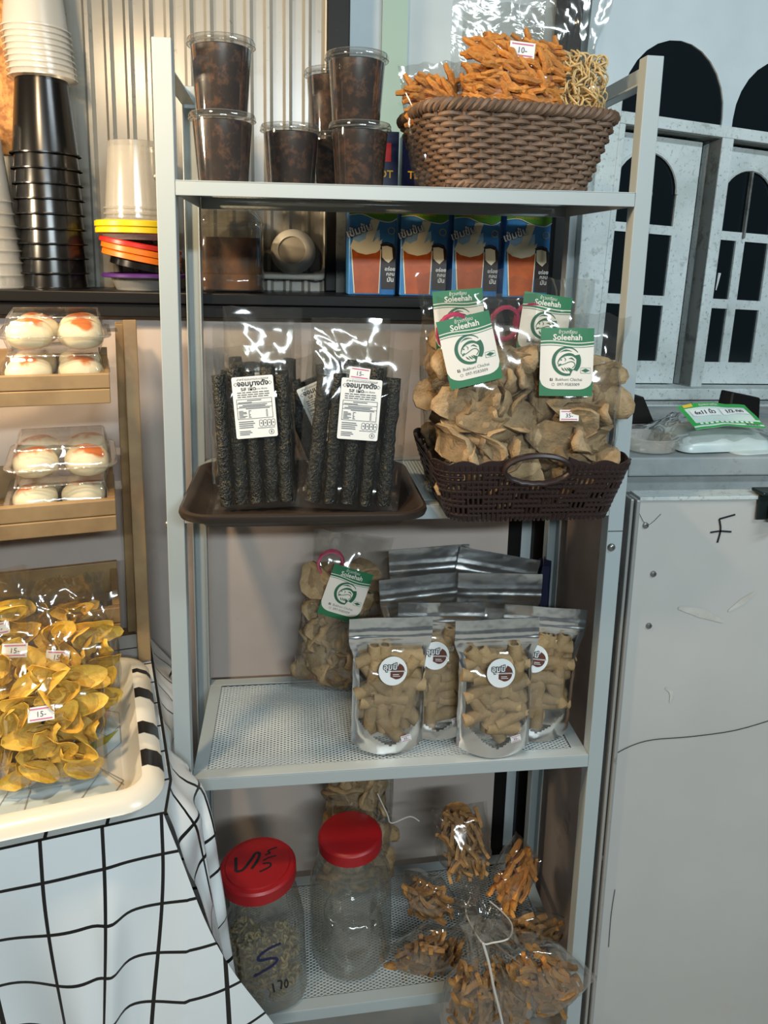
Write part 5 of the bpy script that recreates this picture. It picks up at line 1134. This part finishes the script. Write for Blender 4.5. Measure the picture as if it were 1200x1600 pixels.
# ---------------------------------------------------------------- on the grey ledge at the right
random.seed(44)
LZ = 1.1485
pk = thing('bag_pack', 'pack of clear plastic bags with a green printed label on the grey ledge', 'bag pack', (.552, .135, LZ), (0, 0, .10))
M['slab'] = mat('stacked_clear_bags', '#cfd9d6', .3, var=(7, .6, '#b7c4c1'), bump=(18, .3)); 
def hump(x, y): return 1-.25*(x/.09)**2-.3*max(0, -y/.07)**2
mb = MB(); mb.loft(.172, .130, .02, [(.006, .0), (.0, .004), (.0, .016), (.006, .030), (.020, .037), (.045, .041)], 5, cap0=True, cap1=True, warp=lambda p: Vector((p.x, p.y, p.z*hump(p.x, p.y)))); mb.build('stacked_bags', M['slab'], pk)
mb = MB(); mb.grid(lambda a, b: ((a-.5)*.215, -.072+.150*b, .006+(.045+.016*nz(a*5, b*5, 1.))*max(0., math.sin(PI*a))**.4*max(0., math.sin(PI*(.06+.88*b)))**.5+.006*nz(a*9, b*8, 3.)), 26, 20); mb.build('wrapper', M['filmcrisp'], pk)
M['lgreen'] = mat('label_green', '#2f9a46', .4); M['lpale'] = mat('label_pale', '#c9d9cf', .4)
mats = [M['lgreen'], M['lpale'], M['white'], M['black_print'], M['gold'] if 'gold' in M else M['yellow'], M['grey_print']]
def lf(x, y, l):
    k = y+.04; return (x+.012*math.sin(y*14)*0-.10*y*0, -.050+y*.98, .050+l*.0005+.018*(y/.04)-.9*x*x+.003*nz(x*30, y*30, 2.))
pr = Print(lf)
pr.rect(-.066, .066, -.012, .050, 1, 0, 14, 8); pr.rect(-.066, .066, -.012, .002, 0, 1, 14, 2); pr.rect(-.066, .066, -.0085, -.0050, 1, 2, 14, 1); pr.rect(-.066, .066, .040, .050, 0, 1, 14, 2); pr.rect(-.0665, -.058, -.012, .050, 0, 1, 1, 8); pr.rect(.058, .0665, .006, .050, 0, 1, 1, 8)
pr.rect(-.052, .0, .019, .034, 2, 2, 6, 2); pr.rect(.005, .056, .019, .034, 2, 2, 6, 2); pr.text('6x11 นิ้ว', -.026, .0225, .0118, 3, 4, .01); pr.text('1/2 กก', .030, .0225, .0125, 3, 4, .01)
for i in range(11): pr.rect(-.052+i*.0095, -.0465+i*.0095, -.0028, .0008, 2, 2)
for i in range(14): pr.rect(.030+i*.002, .030+i*.002+(.0012 if i % 3 else .0006), -.0085, -.0052, 3, 3)
pr.text('ถุงพลาสติก', -.01, .0415, .008, 2, 2); pr.rect(-.057, -.040, .042, .049, 4, 2)
pr.mb.build('printed_label', mats, pk, sm=False, label='green and white printed label')
mb = MB(); mb.loft(.150, .110, .02, [(.0, 0), (.0, .003), (.004, .004)], 4, cap0=True, cap1=True)
tag(mb.build('plastic_sheet', M['slab'], None, (.625, .12, LZ), (0, 0, .2)), 'folded clear plastic sheet to the right of the bag pack on the ledge', 'sheet')
mb = MB(); mb.lathe([(.036, 0), (.043, .003), (.045, .022), (.047, .0225), (.047, .025)], 36, cap0=True); tag(mb.build('clear_tub', M['milky2'], None, (.428, .100, LZ)), 'low clear round tub on the ledge beside the rack post', 'tub')
mb = MB(); mb.hexa([(-.06, 0, 0), (.055, 0, 0), (.055, .05, 0), (-.06, .05, 0), (-.06, .006, .075), (.030, .006, .052), (.030, .05, .052), (-.06, .05, .075)]); tag(mb.build('black_box', M['black'], None, (.485, .300, LZ), (0, 0, .1), sm=False, bev=.003), 'small black slanted box on the ledge below the left window', 'box')
mb = MB(); mb.hexa([(-.03, 0, 0), (.05, 0, 0), (.05, .04, 0), (-.03, .04, 0), (-.02, .006, .058), (.052, .006, .044), (.052, .04, .044), (-.02, .04, .058)]); tag(mb.build('black_case', M['black'], None, (.735, .335, LZ), (0, 0, .2), sm=False, bev=.003), 'black case standing behind the bag pack at the right edge', 'case')
bpy.context.view_layer.update()
